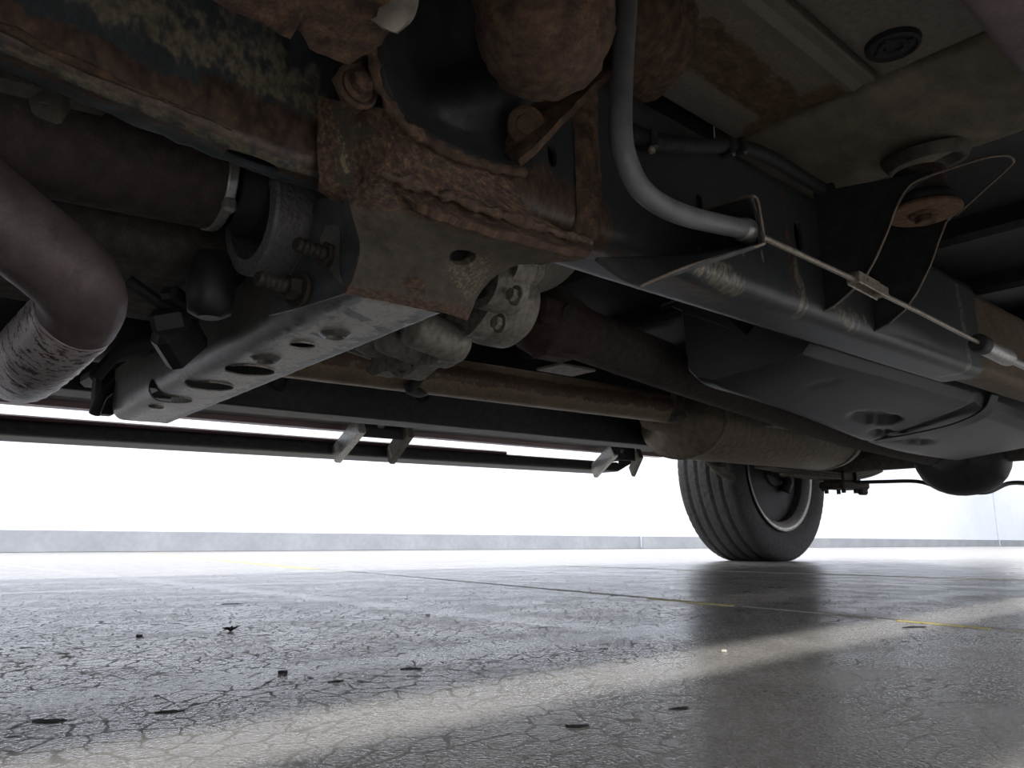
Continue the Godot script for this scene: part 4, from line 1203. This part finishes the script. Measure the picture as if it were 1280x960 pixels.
func exhaust():
	T.exh = worn_tex(1024, 128, 76, [hx("6d5f4e"), hx("85755f"), hx("97876f")], [hx("4a3a30"), hx("5a463a"), hx("685344")], [hx("8f8270"), hx("a09280"), hx("b0a391")], [
		[0.06, 0.5, 1.0, 0.5, 0.10, 0.7, 0], [0.25, 0.47, 1.0, 0.5, 0.06, 1.0, 0], [0.0, 0.3, 1.0, 0.3, 0.08, 0.6, 1]], 0.05, 0.15, 8.0)
	var m = mat(T.exh, 0.0, 0.55, 0.2)
	var pts = []
	for x in range_x(0.26, 1.46, 0.03):
		pts.append(Vector3(x, 0.326 + 0.008 * (x - 0.42), -1.06))
	var st = st_new()
	var P = []
	for p in pts:
		var row = []
		for k in 33:
			var a = TAU * k / 32.0 + PI
			row.append(p + Vector3(0, sin(-a), cos(-a)) * 0.0345)
		P.append(row)
	sheet(st, P, 0.0, [], 0.0005, 60.0)
	var e = part("exhaust_pipe", st, m, truck, "long tan exhaust pipe with a darker rust stripe, in front of the far rail")
	st = st_new()
	var prof = [Vector2(0.0, -0.02), Vector2(0.03, -0.02), Vector2(0.036, 0.03), Vector2(0.05, 0.06), Vector2(0.08, 0.075), Vector2(0.094, 0.085), Vector2(0.098, 0.105), Vector2(0.098, 0.80), Vector2(0.094, 0.83), Vector2(0.08, 0.845), Vector2(0.04, 0.86), Vector2(0.035, 0.95), Vector2(0.0, 0.95)]
	var xf = axis(Vector3(1.455, 0.315, -1.10), Vector3.RIGHT)
	var rot = Transform3D(Basis(Vector3(0, 0, 1.25), Vector3.RIGHT, Vector3(0, 0.9, 0)), xf.origin)
	lathe(st, prof, rot, 56, false)
	var mf = part("muffler", st, M.tan, truck, "large oval tan muffler between the fuel tank and the wheel")
	for h in [0.10, 0.79]:
		st = st_new()
		lathe(st, [Vector2(0.097, h - 0.006), Vector2(0.101, h - 0.004), Vector2(0.101, h + 0.004), Vector2(0.097, h + 0.006)], rot, 56, false)
		part("end_seam", st, M.tan, mf)
	st = st_new()
	boxat(st, Vector3(1.44, 0.34, -1.06), Vector3(0.05, 0.08, 0.08), 0.01)
	part("clamp", st, M.trans, mf)
	# rubber hanger over the pipe
	st = st_new()
	var h0 = Vector3(0.712, 0.303, -1.02)
	tube(st, catmull([Vector3(0.722, 0.335, -1), Vector3(0.715, 0.306, -1.02), Vector3(0.707, 0.293, -1.03), Vector3(0.753, 0.297, -1.06), Vector3(0.803, 0.326, -1.1), Vector3(0.826, 0.366, -1.12)], 24), 0.009, 10)
	part("pipe_hanger", st, M.rubber, e, "black rubber hanger under the pipe")
	# light metal shield plates beside the shaft
	for w in [[Vector3(0.8, 0.292, -0.764), 0.075, 0.05], [Vector3(1.472, 0.262, -0.79), 0.10, 0.03]]:
		st = st_new()
		boxat(st, w[0], Vector3(w[1], 0.004, w[2]), 0.001)
		part("shield_tab", st, M.tan, e, "pale metal shield tab")

func far_side():
	var st = st_new()
	var P = sweep_x(range_x(-1.0, 3.4, 0.04), func(x): return rrect(-1.23, -1.30, 0.272 + 0.10 * smoothstep(1.9, 2.5, x) - 0.08 * smoothstep(2.7, 3.3, x), 0.41 + 0.10 * smoothstep(1.9, 2.5, x) - 0.08 * smoothstep(2.7, 3.3, x), 0.004))
	sheet(st, P, 0.0, [], 0.0006, 30.0)
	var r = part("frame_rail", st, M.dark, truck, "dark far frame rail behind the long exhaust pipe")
	for q in [Vector3(0.575, 0.322, -1.23), Vector3(0.874, 0.33, -1.23)]:
		st = st_new()
		lathe(st, [Vector2(0.0, 0.004), Vector2(0.012, 0.004), Vector2(0.013, -0.004), Vector2(0.017, -0.004), Vector2(0.018, 0.0)], axis(q, Vector3(0, 0, -1)), 20)
		part("grommet", st, M.rubber, r)
	st = st_new()
	boxat(st, Vector3(1.72, 0.335, -1.222), Vector3(0.16, 0.10, 0.02), 0.006)
	boxat(st, Vector3(1.64, 0.33, -1.21), Vector3(0.012, 0.12, 0.04), 0.004)
	part("rail_bracket", st, M.dark, r, "dark bracket on the far rail")
	# step bar beyond it
	st = st_new()
	P = sweep_x(range_x(-1.1, 1.93, 0.04), func(x): return rrect(-1.625, -1.74, 0.246, 0.277, 0.008, 4, 8, 3))
	P.append([])
	P.pop_back()
	sheet(st, P)
	sheet(st, sweep_x([1.93, 1.96, 1.99, 2.02], func(x): return rrect(-1.625, -1.74, 0.246 + (x - 1.93) * 0.42, 0.285 + (x - 1.93) * 0.05, 0.004, 4, 8, 3)))
	var sb = part("step_bar", st, M.dark, truck, "dark side step bar along the far side of the truck")
	st = st_new()
	boxat(st, Vector3(0.2, 0.2795, -1.64), Vector3(2.5, 0.010, 0.03), 0.003)
	part("trim_strip", st, M.red, sb, "dark red strip on top of the step bar")
	for s in [[Vector3(0.899, 0.304, -1.5), Vector3(0.907, 0.245, -1.625), Vector3(1.029, 0.303, -1.5), Vector3(1.058, 0.249, -1.625)], [Vector3(1.766, 0.296, -1.5), Vector3(1.809, 0.24, -1.625), Vector3(1.887, 0.293, -1.5), Vector3(1.997, 0.247, -1.625)]]:
		for k in [0, 2]:
			var a = s[k]; var b = s[k + 1]
			var d = (b - a)
			st = st_new()
			box(st, Transform3D(Basis(Vector3.RIGHT, d.normalized(), Vector3.RIGHT.cross(d.normalized())), (a + b) / 2), Vector3(0.02, d.length() * 1.02, 0.045), 0.004)
			part("step_bracket", st, M.steel if k == 0 else M.trans, sb, "grey bracket arm carrying the step bar")
		var mid = (s[0] + s[2]) / 2 + Vector3(0, 0.005, 0)
		st = st_new()
		var pl = []
		var g2 = (s[2].x - s[0].x) / 2
		for i in 13:
			var row = []
			for j in 9:
				row.append(Vector3(mid.x - g2 + 2 * g2 * i / 12.0, mid.y + 0.02 - 0.05 * j / 8.0, mid.z - 0.02))
			pl.append(row)
		sheet(st, pl, 0.004, [[0.5, 0.45, 0.09, 0.14, 2.0]])
		part("bracket_web", st, M.dark, sb, "dark web with a round hole")
	st = st_new()
	sheet(st, sweep_x(range_x(-1.1, 1.93, 0.04), func(x): return rrect(0.11, -0.016, 0.246, 0.272, 0.008, 4, 8, 3)))
	var sn = part("step_bar", st, M.dark, truck, "dark side step bar along the near side of the truck")
	for x in [-0.75, 0.95, 1.75]:
		st = st_new()
		boxat(st, Vector3(x, 0.285, -0.07), Vector3(0.02, 0.05, 0.16), 0.004)
		part("step_bracket", st, M.trans, sn)
	# sill
	st = st_new()
	P = sweep_x(range_x(-1.1, 2.05, 0.05), func(x): return rrect(-1.50, -1.63, 0.311, 0.575, 0.012, 6, 6, 3))
	sheet(st, P)
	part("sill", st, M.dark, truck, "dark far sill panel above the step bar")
	st = st_new()
	P = sweep_x(range_x(-1.1, 2.05, 0.05), func(x): return rrect(-0.03, -0.10, 0.304, 0.575, 0.012, 6, 6, 3))
	sheet(st, P)
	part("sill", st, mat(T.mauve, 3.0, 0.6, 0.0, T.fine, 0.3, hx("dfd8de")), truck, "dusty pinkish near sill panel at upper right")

func fuel_tank():
	var xs = [0.868, 0.872, 0.884, 0.905, 0.94] + range_x(0.98, 2.35, 0.0175)
	var sect = func(x):
		var k = 1.0 - pow(clampf((x - 0.868) / 0.05, 0, 1), 0.5)        # rounded front end
		var far = lerpf(-0.615, -0.79, smoothstep(0.75, 2.2, x))
		var near = -0.468
		var yn = 0.279 - 0.012 * smoothstep(1.5, 2.2, x); var yf = lerpf(0.251, 0.233, smoothstep(0.85, 2.1, x))
		var q = []
		var ctl = [Vector2(near + 0.010, 0.43), Vector2(near + 0.010, 0.372), Vector2(near - 0.004, 0.366), Vector2(near - 0.002, 0.33), Vector2(near - 0.006, yn + 0.022), Vector2(near - 0.016, yn + 0.006), Vector2(near - 0.04, yn - 0.002), Vector2(lerpf(near, far, 0.5), lerpf(yn, yf, 0.5)), Vector2(far + 0.03, yf + 0.001), Vector2(far + 0.012, yf + 0.006), Vector2(far + 0.002, yf + 0.02), Vector2(far, yf + 0.05), Vector2(far - 0.002, 0.366), Vector2(far - 0.014, 0.372), Vector2(far - 0.014, 0.43)]
		var cm = straight(ctl, 140)
		var mid = Vector2((near + far) / 2, 0.34)
		for p in cm:
			var v = p.lerp(mid, k * 0.10)
			for d in DENTS:
				var e = pow(pow(absf(x - d[0]) / d[2], 2.5) + pow(absf(v.x - d[1]) / d[3], 2.5), 1.0)
				if v.y < 0.30:
					v.y += d[4] * (1.0 - smoothstep(0.6, 1.1, e))
			if v.y < 0.32:
				v.y += 0.006 * exp(-pow((x - 1.62 - (v.x + 0.47) * -0.35) / 0.012, 2.0))
			q.append(v)
		return q
	var P = sweep_x(xs, sect)
	for row in P:                                             # the front end is skewed: its near corner sits further back
		for i in row.size():
			var p = row[i]
			p.x += 0.115 * clampf((p.z + 0.63) / 0.15, 0, 1) * (1.0 - smoothstep(0.87, 1.5, p.x))
			row[i] = p
	var st = st_new()
	sheet(st, P)
	var n = P[0].size()
	var c = Vector3.ZERO
	for p in P[0]: c += p / n
	st.set_smooth_group(9)
	for j in n - 1:
		tri(st, c, P[0][j], P[0][j + 1])
	var t = part("fuel_tank", st, M.plastic, truck, "large black plastic fuel tank inside the near rail")
	st = st_new()
	tube(st, [Vector3(0.864, 0.369, -0.635), Vector3(0.862, 0.369, -0.6), Vector3(0.862, 0.369, -0.5), Vector3(0.868, 0.369, -0.462), Vector3(0.9, 0.369, -0.4525), Vector3(1.6, 0.369, -0.4525)], 0.004, 8)
	part("seam", st, M.plastic, t, "moulded seam round the tank")
	st = st_new()
	sheet(st, loft([[Vector3(1.651, 0.304, -0.462), Vector3(1.672, 0.278, -0.488), Vector3(1.666, 0.257, -0.54), Vector3(1.674, 0.247, -0.62), Vector3(1.7, 0.244, -0.71)], [Vector3(1.694, 0.305, -0.462), Vector3(1.718, 0.276, -0.488), Vector3(1.718, 0.255, -0.54), Vector3(1.715, 0.245, -0.62), Vector3(1.74, 0.242, -0.71)]], 30, 4), 0.003)
	part("tank_strap", st, M.plastic, t, "curved strap across the tank bottom")

const DENTS := [[1.46, -0.60, 0.10, 0.022, 0.012], [1.62, -0.66, 0.06, 0.014, 0.010], [1.80, -0.67, 0.12, 0.02, 0.008], [1.05, -0.53, 0.02, 0.02, 0.002]]

func wheel_at(c: Vector3, side: float, label: String):
	# side: +1 the outer face looks to +z
	var R = 0.335; var W = 0.235
	var w = Node3D.new()
	w.name = free_name("wheel", truck)
	w.position = c - BASE
	w.set_meta("label", label)
	truck.add_child(w, true)
	var st = st_new()
	var na = 220; var nw = 64
	var P = []
	for i in na + 1:
		var a = TAU * i / na
		var row = []
		for j in nw + 1:
			var t = float(j) / nw * 2.0 - 1.0                        # -1 inner bead .. 1 outer bead
			var s = absf(t)
			var r; var z
			if s < 0.56:
				var f = s / 0.56
				z = signf(t) * f * (W / 2 - 0.022)
				r = R - 0.004 * f * f
				var d = 9.0
				for g in [-0.066, -0.024, 0.024, 0.066]:
					d = minf(d, absf(z - g))
				if d < 0.0052: r -= 0.0075
				elif (int(floor(a * R / 0.026 + z * 12.0)) % 2 == 0) and fposmod(a * R / 0.026 + z * 12.0, 1.0) < 0.16: r -= 0.003
			elif s < 0.68:
				var f = (s - 0.56) / 0.12
				z = signf(t) * (W / 2 - 0.022 + 0.020 * sin(f * PI / 2))
				r = R - 0.004 - 0.024 * (1 - cos(f * PI / 2))
				if fposmod(a * R / 0.03, 1.0) < 0.18: r -= 0.002
			else:
				var f = (s - 0.68) / 0.32
				r = lerpf(R - 0.028, 0.222, f)
				z = signf(t) * (W / 2 - 0.002 + 0.008 * sin(f * PI) - 0.016 * f)
				if absf(f - 0.18) < 0.03 or absf(f - 0.85) < 0.03: z += signf(t) * 0.002
			var fl = 0.0
			var yy = r * sin(a)
			if yy < -(R - 0.007): fl = -(R - 0.007) - yy
			row.append(Vector3(r * cos(a), yy + fl * 0.97, -z))
		P.append(row)
	sheet(st, P)
	var ty = part("tire", st, M.tread, w, "black tire with four tread grooves")
	var q = axis(Vector3.ZERO, Vector3(0, 0, side))
	st = st_new()
	lathe(st, [Vector2(0.19, -0.09), Vector2(0.212, -0.108), Vector2(0.224, -0.112), Vector2(0.226, -0.108), Vector2(0.217, -0.10), Vector2(0.205, -0.09), Vector2(0.198, -0.06), Vector2(0.19, 0.03), Vector2(0.215, 0.09), Vector2(0.225, 0.105)], q, 64, false)
	part("rim", st, M.steel, w, "bare alloy rim lip")
	st = st_new()
	for k in 6:
		var a = TAU * k / 6
		box(st, q * Transform3D(Basis(Vector3.UP, a), Vector3.ZERO).translated_local(Vector3(0.12, 0.05, 0)), Vector3(0.17, 0.03, 0.06), 0.01)
	lathe(st, [Vector2(0.0, 0.075), Vector2(0.05, 0.07), Vector2(0.065, 0.05), Vector2(0.065, 0.02)], q, 32)
	part("spokes", st, M.steel, w)
	st = st_new()
	lathe(st, [Vector2(0.0, -0.085), Vector2(0.06, -0.085), Vector2(0.065, -0.075), Vector2(0.14, -0.07), Vector2(0.185, -0.066), Vector2(0.19, -0.055), Vector2(0.19, -0.02), Vector2(0.15, 0.02), Vector2(0.0, 0.02)], q, 48)
	part("brake_drum", st, M.dark, w, "dark brake drum")
	st = st_new()
	tube(st, [q * Vector3(0.02, -0.095, 0.06), q * Vector3(0.05, -0.1, 0.06), q * Vector3(0.08, -0.09, 0.05)], 0.02, 14)
	part("brake_cylinder", st, M.dark, w)

func to_truck(p: Vector3) -> Vector3:
	return p.rotated(Vector3(0, 0, 1), deg_to_rad(-RAKE))

func axle_and_wheels():
	var h = 0.3283
	wheel_at(to_truck(Vector3(2.60, h, -1.54)), -1.0, "rear wheel on the far side, the one in view")
	wheel_at(to_truck(Vector3(2.60, h, -0.12)), 1.0, "rear wheel on the near side")
	wheel_at(to_truck(Vector3(-0.75, h, -1.54)), -1.0, "front wheel on the far side")
	wheel_at(to_truck(Vector3(-0.75, h, -0.12)), 1.0, "front wheel on the near side")
	var c = to_truck(Vector3(2.60, 0.335, -0.83))
	var st = st_new()
	tube(st, [c + Vector3(0, 0, -0.66), c + Vector3(0, 0, -0.2), c, c + Vector3(0, 0, 0.2), c + Vector3(0, 0, 0.66)], 0.038, 24)
	var a = part("rear_axle", st, M.trans, truck, "dusty rear axle tube running to the far wheel")
	st = st_new()
	var prof = []
	for i in 17:
		var t = PI * i / 16
		prof.append(Vector2(0.138 * pow(sin(t), 0.7) + 0.0001, -0.13 * cos(t)))
	lathe(st, prof, Transform3D(Basis(Vector3(0.9, 0, 0), Vector3(0, 0, 1), Vector3(0, -0.97, 0)), c + Vector3(0.0, 0.002, 0)), 40, false)
	lathe(st, [Vector2(0.0, -0.27), Vector2(0.04, -0.27), Vector2(0.05, -0.25), Vector2(0.045, -0.2), Vector2(0.07, -0.08), Vector2(0.09, 0.0)], axis(c, Vector3.RIGHT), 32, false)
	part("differential", st, M.dark, a, "dark rounded differential housing")
	for z in [-0.40, 0.40]:
		st = st_new()
		boxat(st, c + Vector3(0.06, -0.078, z), Vector3(0.20, 0.025, 0.09), 0.006)
		boxat(st, c + Vector3(0.0, 0.045, z), Vector3(0.15, 0.02, 0.07), 0.006)
		boxat(st, c + Vector3(0.07, -0.05, z - 0.01), Vector3(0.17, 0.06, 0.06), 0.01)
		boxat(st, c + Vector3(0.13, -0.085, z + 0.03), Vector3(0.05, 0.05, 0.02), 0.006)
		for sx in [-0.045, 0.045]:
			for sz in [-0.03, 0.03]:
				tube(st, [c + Vector3(sx + 0.03, 0.07, z + sz), c + Vector3(sx + 0.03, -0.105, z + sz)], 0.007, 10)
		part("spring_plate", st, M.rustdark, a, "dark spring plate with bolts")
	for z in [-0.40, 0.40]:
		st = st_new()
		for k in 3:
			var L = 0.62 - 0.15 * k
			var p = []
			for i in 25:
				var t = i / 12.0 - 1.0
				p.append(c + Vector3(t * L, -0.044 - 0.0085 * k + (0.028 if t < 0 else 0.15) * (t * L / 0.62) * (t * L / 0.62), z))
			var row0 = []; var row1 = []
			for v in p:
				row0.append(v + Vector3(0, 0, 0.03)); row1.append(v - Vector3(0, 0, 0.03))
			sheet(st, loft([row0, row1], 24, 1, true, true), 0.007)
		part("leaf_spring", st, M.trans, truck, "dusty leaf spring below the axle")
	st = st_new()
	tube(st, catmull([Vector3(2.563, 0.184, -1.26), Vector3(2.654, 0.205, -1.2), Vector3(2.699, 0.206, -1.1), Vector3(2.759, 0.203, -1.02), Vector3(2.779, 0.176, -0.95), Vector3(2.834, 0.159, -0.85), Vector3(2.637, 0.177, -0.72), Vector3(2.458, 0.161, -0.6)], 40), 0.0065, 10)
	tube(st, [Vector3(2.669, 0.208, -1.19), Vector3(2.68, 0.255, -1.19)], 0.003, 8)
	part("stabiliser_bar", st, M.dark, a, "thin dark bar below the axle")
	# damper in front of the wheel
	st = st_new()
	tube(st, [Vector3(1.978, 0.269, -1.32), Vector3(2.057, 0.234, -1.33), Vector3(2.136, 0.213, -1.34)], 0.014, 14)
	boxat(st, Vector3(2.043, 0.245, -1.32), Vector3(0.05, 0.03, 0.05), 0.008, Vector3(0, 20, -30))
	part("bump_bracket", st, M.trans, a, "dusty bracket in front of the tire")

func cab_floor():
	# cab floor pan with its pressed channel
	var prof = [[-0.10, 0.50], [-0.2, 0.50], [-0.2655, 0.50], [-0.2657, 0.53], [-0.2717, 0.53], [-0.2718, 0.498], [-0.284, 0.499], [-0.289, 0.4975], [-0.294, 0.4962], [-0.299, 0.4975], [-0.304, 0.499], [-0.33, 0.501], [-0.36, 0.503], [-0.388, 0.502], [-0.40, 0.498], [-0.42, 0.495], [-0.426, 0.496], [-0.429, 0.502], [-0.431, 0.57]]
	var fx = func(x): return (x + 0.9) / 1.645
	T.pan = worn_tex(1024, 512, 77, [hx("625c54"), hx("6b645c"), hx("746d64")], [hx("3d3026"), hx("50402f"), hx("62503b"), hx("7a6750")], [hx("5f574c"), hx("6b6154"), hx("766a5a")], [
		[fx.call(0.3), 0.665, fx.call(0.745), 0.68, 0.055, 1.0, 0], [fx.call(0.55), 0.63, fx.call(0.75), 0.66, 0.05, 0.7, 0], [fx.call(0.735), 0.55, fx.call(0.745), 0.8, 0.05, 0.9, 0], [fx.call(0.5), 0.65, fx.call(0.745), 0.65, 0.12, 0.6, 1]], 0.0, 0.0, 3.0, 1.5)
	M.pan = mat(T.pan, 0.0, 0.55)
	var st = st_new()
	var P = []
	for x in range_x(-0.9, 0.745, 0.015):
		var row = []
		var pv = []
		for q in prof: pv.append(Vector3(x, q[1], q[0]))
		for i in 145:
			var t = i / 144.0 * (pv.size() - 1)
			var j = mini(int(t), pv.size() - 2)
			row.append(pv[j].lerp(pv[j + 1], t - j))
		P.append(row)
	sheet(st, P, 0.0, [], 0.0006, 20.0)
	var f = part("floor_pan", st, M.pan, truck, "dusty beige cab floor panel with a rusty seam")
	var c = Vector3(0.699, 0.5, -0.236)
	st = st_new()
	lathe(st, [Vector2(0.0, -0.003), Vector2(0.008, -0.003), Vector2(0.009, -0.005), Vector2(0.013, -0.005), Vector2(0.014, -0.003), Vector2(0.019, -0.003), Vector2(0.021, -0.006), Vector2(0.0235, -0.005), Vector2(0.0245, 0.0)], axis(c, Vector3.UP), 36)
	for k in 4:
		boxat(st, c + Vector3(0.012 * cos(k * PI / 2), -0.004, 0.012 * sin(k * PI / 2)), Vector3(0.012, 0.003, 0.003), 0.0008, Vector3(0, -k * 90.0, 0))
	part("drain_plug", st, M.rubber, f, "round black rubber drain plug")
	# cross sill
	st = st_new()
	P = []
	for i in 41:
		var z = lerpf(-0.10, -0.46, i / 40.0)
		var row = []
		for q in straight([Vector2(0.7495, 0.545), Vector2(0.750, 0.497), Vector2(0.775, 0.486), Vector2(0.81, 0.474), Vector2(0.85, 0.465), Vector2(0.892, 0.46), Vector2(0.90, 0.464), Vector2(0.905, 0.50)], 40):
			row.append(Vector3(q.x, q.y, z))
		P.append(row)
	for i in P.size(): P[i].reverse()
	sheet(st, P, 0.0, [], 0.006, 12.0)
	var s = part("cross_sill", st, M.dirty, truck, "dirt-stained cross sill behind the beige floor panel")
	st = st_new()
	lathe(st, [Vector2(0.0, 0.0), Vector2(0.03, 0.0), Vector2(0.034, -0.009), Vector2(0.040, -0.010), Vector2(0.047, 0.002)], axis(Vector3(0.883, 0.464, -0.278), Vector3(-0.15, 1, 0)), 40, false)
	part("pressed_ring", st, M.trans, s, "dark pressed ring")
	st = st_new()
	sheet(st, loft([[Vector3(0.94, 0.506, -0.41), Vector3(0.981, 0.523, -0.39)], [Vector3(0.949, 0.485, -0.41), Vector3(1.009, 0.517, -0.37)]], 12, 8, true, true), 0.003, [[0.35, 0.5, 0.2, 0.25, 2.5]])
	part("sill_tab", st, M.dirty, s, "folded metal tab")
	# dark underside of the rest of the body
	st = st_new()
	boxat(st, Vector3(-0.08, 0.56, -0.83), Vector3(1.65, 0.03, 1.45), 0.005)
	boxat(st, Vector3(-0.08, 0.52, -0.47), Vector3(1.65, 0.08, 0.03), 0.005)
	part("cab_underside", st, M.dark, truck, "dark underside of the cab")
	st = st_new()
	boxat(st, Vector3(2.12, 0.58, -0.83), Vector3(2.5, 0.03, 1.45), 0.005)
	for i in 7:
		boxat(st, Vector3(1.05 + 0.36 * i, 0.55, -0.83), Vector3(0.06, 0.05, 1.4), 0.01)
	part("bed_underside", st, M.dark, truck, "dark underside of the load bed")

func body():
	var out = []
	out.append_array([Vector2(-1.45, 0.42), Vector2(-1.16, 0.42)])
	for i in 13:
		var a = PI - PI * (i + 0.6) / 13.0
		out.append(Vector2(-0.75 + 0.40 * cos(a), 0.40 + 0.40 * sin(a)))
	out.append_array([Vector2(-0.35, 0.30), Vector2(2.13, 0.30)])
	for i in 13:
		var a = PI - PI * (i + 0.6) / 13.5
		out.append(Vector2(2.54 + 0.40 * cos(a), 0.40 + 0.40 * sin(a)))
	out.append_array([Vector2(2.95, 0.46), Vector2(3.55, 0.45), Vector2(3.6, 1.0), Vector2(1.55, 1.02), Vector2(1.4, 1.02), Vector2(-0.15, 0.98), Vector2(-1.35, 0.92), Vector2(-1.5, 0.75)])
	for s in [[-0.08, "near"], [-1.63, "far"]]:
		var st = st_new()
		prism(st, out, 0.05, Transform3D(Basis.IDENTITY, Vector3(0, 0, s[0])), 0.01)
		part("side_panel", st, M.red, truck, "dark red body side panel on the " + s[1] + " side")
	for q in [["hood", Vector3(-0.8, 0.95, -0.83), Vector3(1.3, 0.04, 1.58)], ["grille_panel", Vector3(-1.47, 0.66, -0.83), Vector3(0.06, 0.5, 1.58)], ["tailgate", Vector3(3.55, 0.72, -0.83), Vector3(0.05, 0.55, 1.58)], ["bed_front", Vector3(1.44, 0.95, -0.83), Vector3(0.04, 0.6, 1.54)]]:
		var st2 = st_new()
		boxat(st2, q[1], q[2], 0.015)
		part(q[0], st2, M.red, truck)
	# cab: windscreen, roof and windows
	var cab = [Vector2(-0.15, 0.96), Vector2(0.40, 1.52), Vector2(0.55, 1.57), Vector2(1.30, 1.57), Vector2(1.40, 1.50), Vector2(1.46, 0.98)]
	var P = []
	for q in straight(cab, 40):
		var row = []
		for j in 13:
			var t = j / 12.0
			row.append(Vector3(q.x, q.y, lerpf(-0.10, -1.56, t)))
		P.append(row)
	var st3 = st_new()
	sheet(st3, P, 0.02, [[0.16, 0.5, 0.12, 0.42, 8.0], [0.9, 0.5, 0.06, 0.38, 8.0]])
	for z in [-0.10, -1.56]:
		for c in [[0, 1], [5, 4]]:
			tube(st3, [Vector3(cab[c[0]].x, cab[c[0]].y, z), Vector3(cab[c[1]].x, cab[c[1]].y, z)], 0.03, 8)
	var cb = part("cab", st3, M.red, truck, "dark red cab roof and pillars")
	for z in [-0.085, -1.58]:
		var st4 = st_new()
		prism(st4, [Vector2(-0.02, 1.0), Vector2(0.46, 1.50), Vector2(1.34, 1.50), Vector2(1.42, 1.0)], 0.006, Transform3D(Basis.IDENTITY, Vector3(0, 0, z)), 0.001)
		part("side_window", st4, M.glass, cb)

# ---------------------------------------------------------------- bits on the floor
func make_debris():
	var r = RandomNumberGenerator.new()
	r.seed = 12
	var o = thing("leaf_scrap", "dark curled leaf scrap lying on the open floor at left", "leaf", Vector3(0.2299, 0, -0.5521))
	var st = st_new()
	for k in 5:
		var a = TAU * k / 5 + 0.3
		var p = [Vector3.ZERO + Vector3(0, 0.0012, 0), Vector3(cos(a) * 0.003, 0.0022, sin(a) * 0.003), Vector3(cos(a) * 0.0065, 0.001 + 0.003 * r.randf(), sin(a) * 0.0065)]
		tube(st, p, func(t): return 0.0012 * (1.15 - t), 6)
	part("scrap", st, M.chip, o)
	var spots = [
		[Vector3(0.1721, 0, -0.5593), 0.0022, "tiny dark round speck left of the leaf scrap"],
		[Vector3(0.1757, 0, -0.3581), 0.0022, "tiny dark round speck to the near right of the leaf scrap"],
		[Vector3(0.0699, 0, -0.3182), 0.006, "long dark flake near the left edge of the floor"],
		[Vector3(0.1064, 0, -0.3063), 0.0045, "thin dark flake between the left edge and the tan light band"],
		[Vector3(0.2295, 0, -0.329), 0.005, "dark flake just beyond the tan light band, below the step bar's reflection"],
		[Vector3(0.1837, 0, -0.3219), 0.004, "small dark flake right of the round speck"],
		[Vector3(0.3316, 0, -0.7971), 0.012, "flat dark stain beyond the leaf scrap"],
		[Vector3(0.6163, -0, -0.2408), 0.010, "flat dark oval stain touching the floor joint at right"],
		[Vector3(0.25, 0, -0.1848), 0.004, "small dark flake at the left edge of the wheel's dark reflection"],
		[Vector3(0.2007, 0, -0.1912), 0.004, "small dark flake on the near floor in front of the tan light band"]]
	for q in spots:
		var c = thing("floor_chip", q[2], "debris", q[0], "dark flakes and stains scattered on the concrete")
		st = st_new()
		var ol = []
		for k in 14:
			ol.append(Vector2.from_angle(TAU * k / 14) * q[1] * (0.55 + 0.6 * r.randf()) * Vector2(1.15, 0.5))
		prism(st, ol, 0.0014 if q[1] < 0.003 else 0.0003, Transform3D(Basis(Vector3.RIGHT, Vector3(0, 0, -1), Vector3.UP).rotated(Vector3.UP, -0.6 + r.randf() * 0.6), Vector3.ZERO), 0.0001)
		part("flake", st, M.chip, c)
	for q in [[Vector3(0.4062, -0, -0.5605), "tiny white crumb on the open floor beyond the tan light band"], [Vector3(0.3956, 0, -0.2604), "tiny white crumb on the tan band inside the wheel's reflection"]]:
		var c = thing("white_crumb", q[1], "crumb", q[0])
		st = st_new()
		boxat(st, Vector3(0, 0.0006, 0), Vector3(0.005, 0.0012, 0.003), 0.0004, Vector3(0, 30, 0))
		part("crumb", st, M.pale, c)
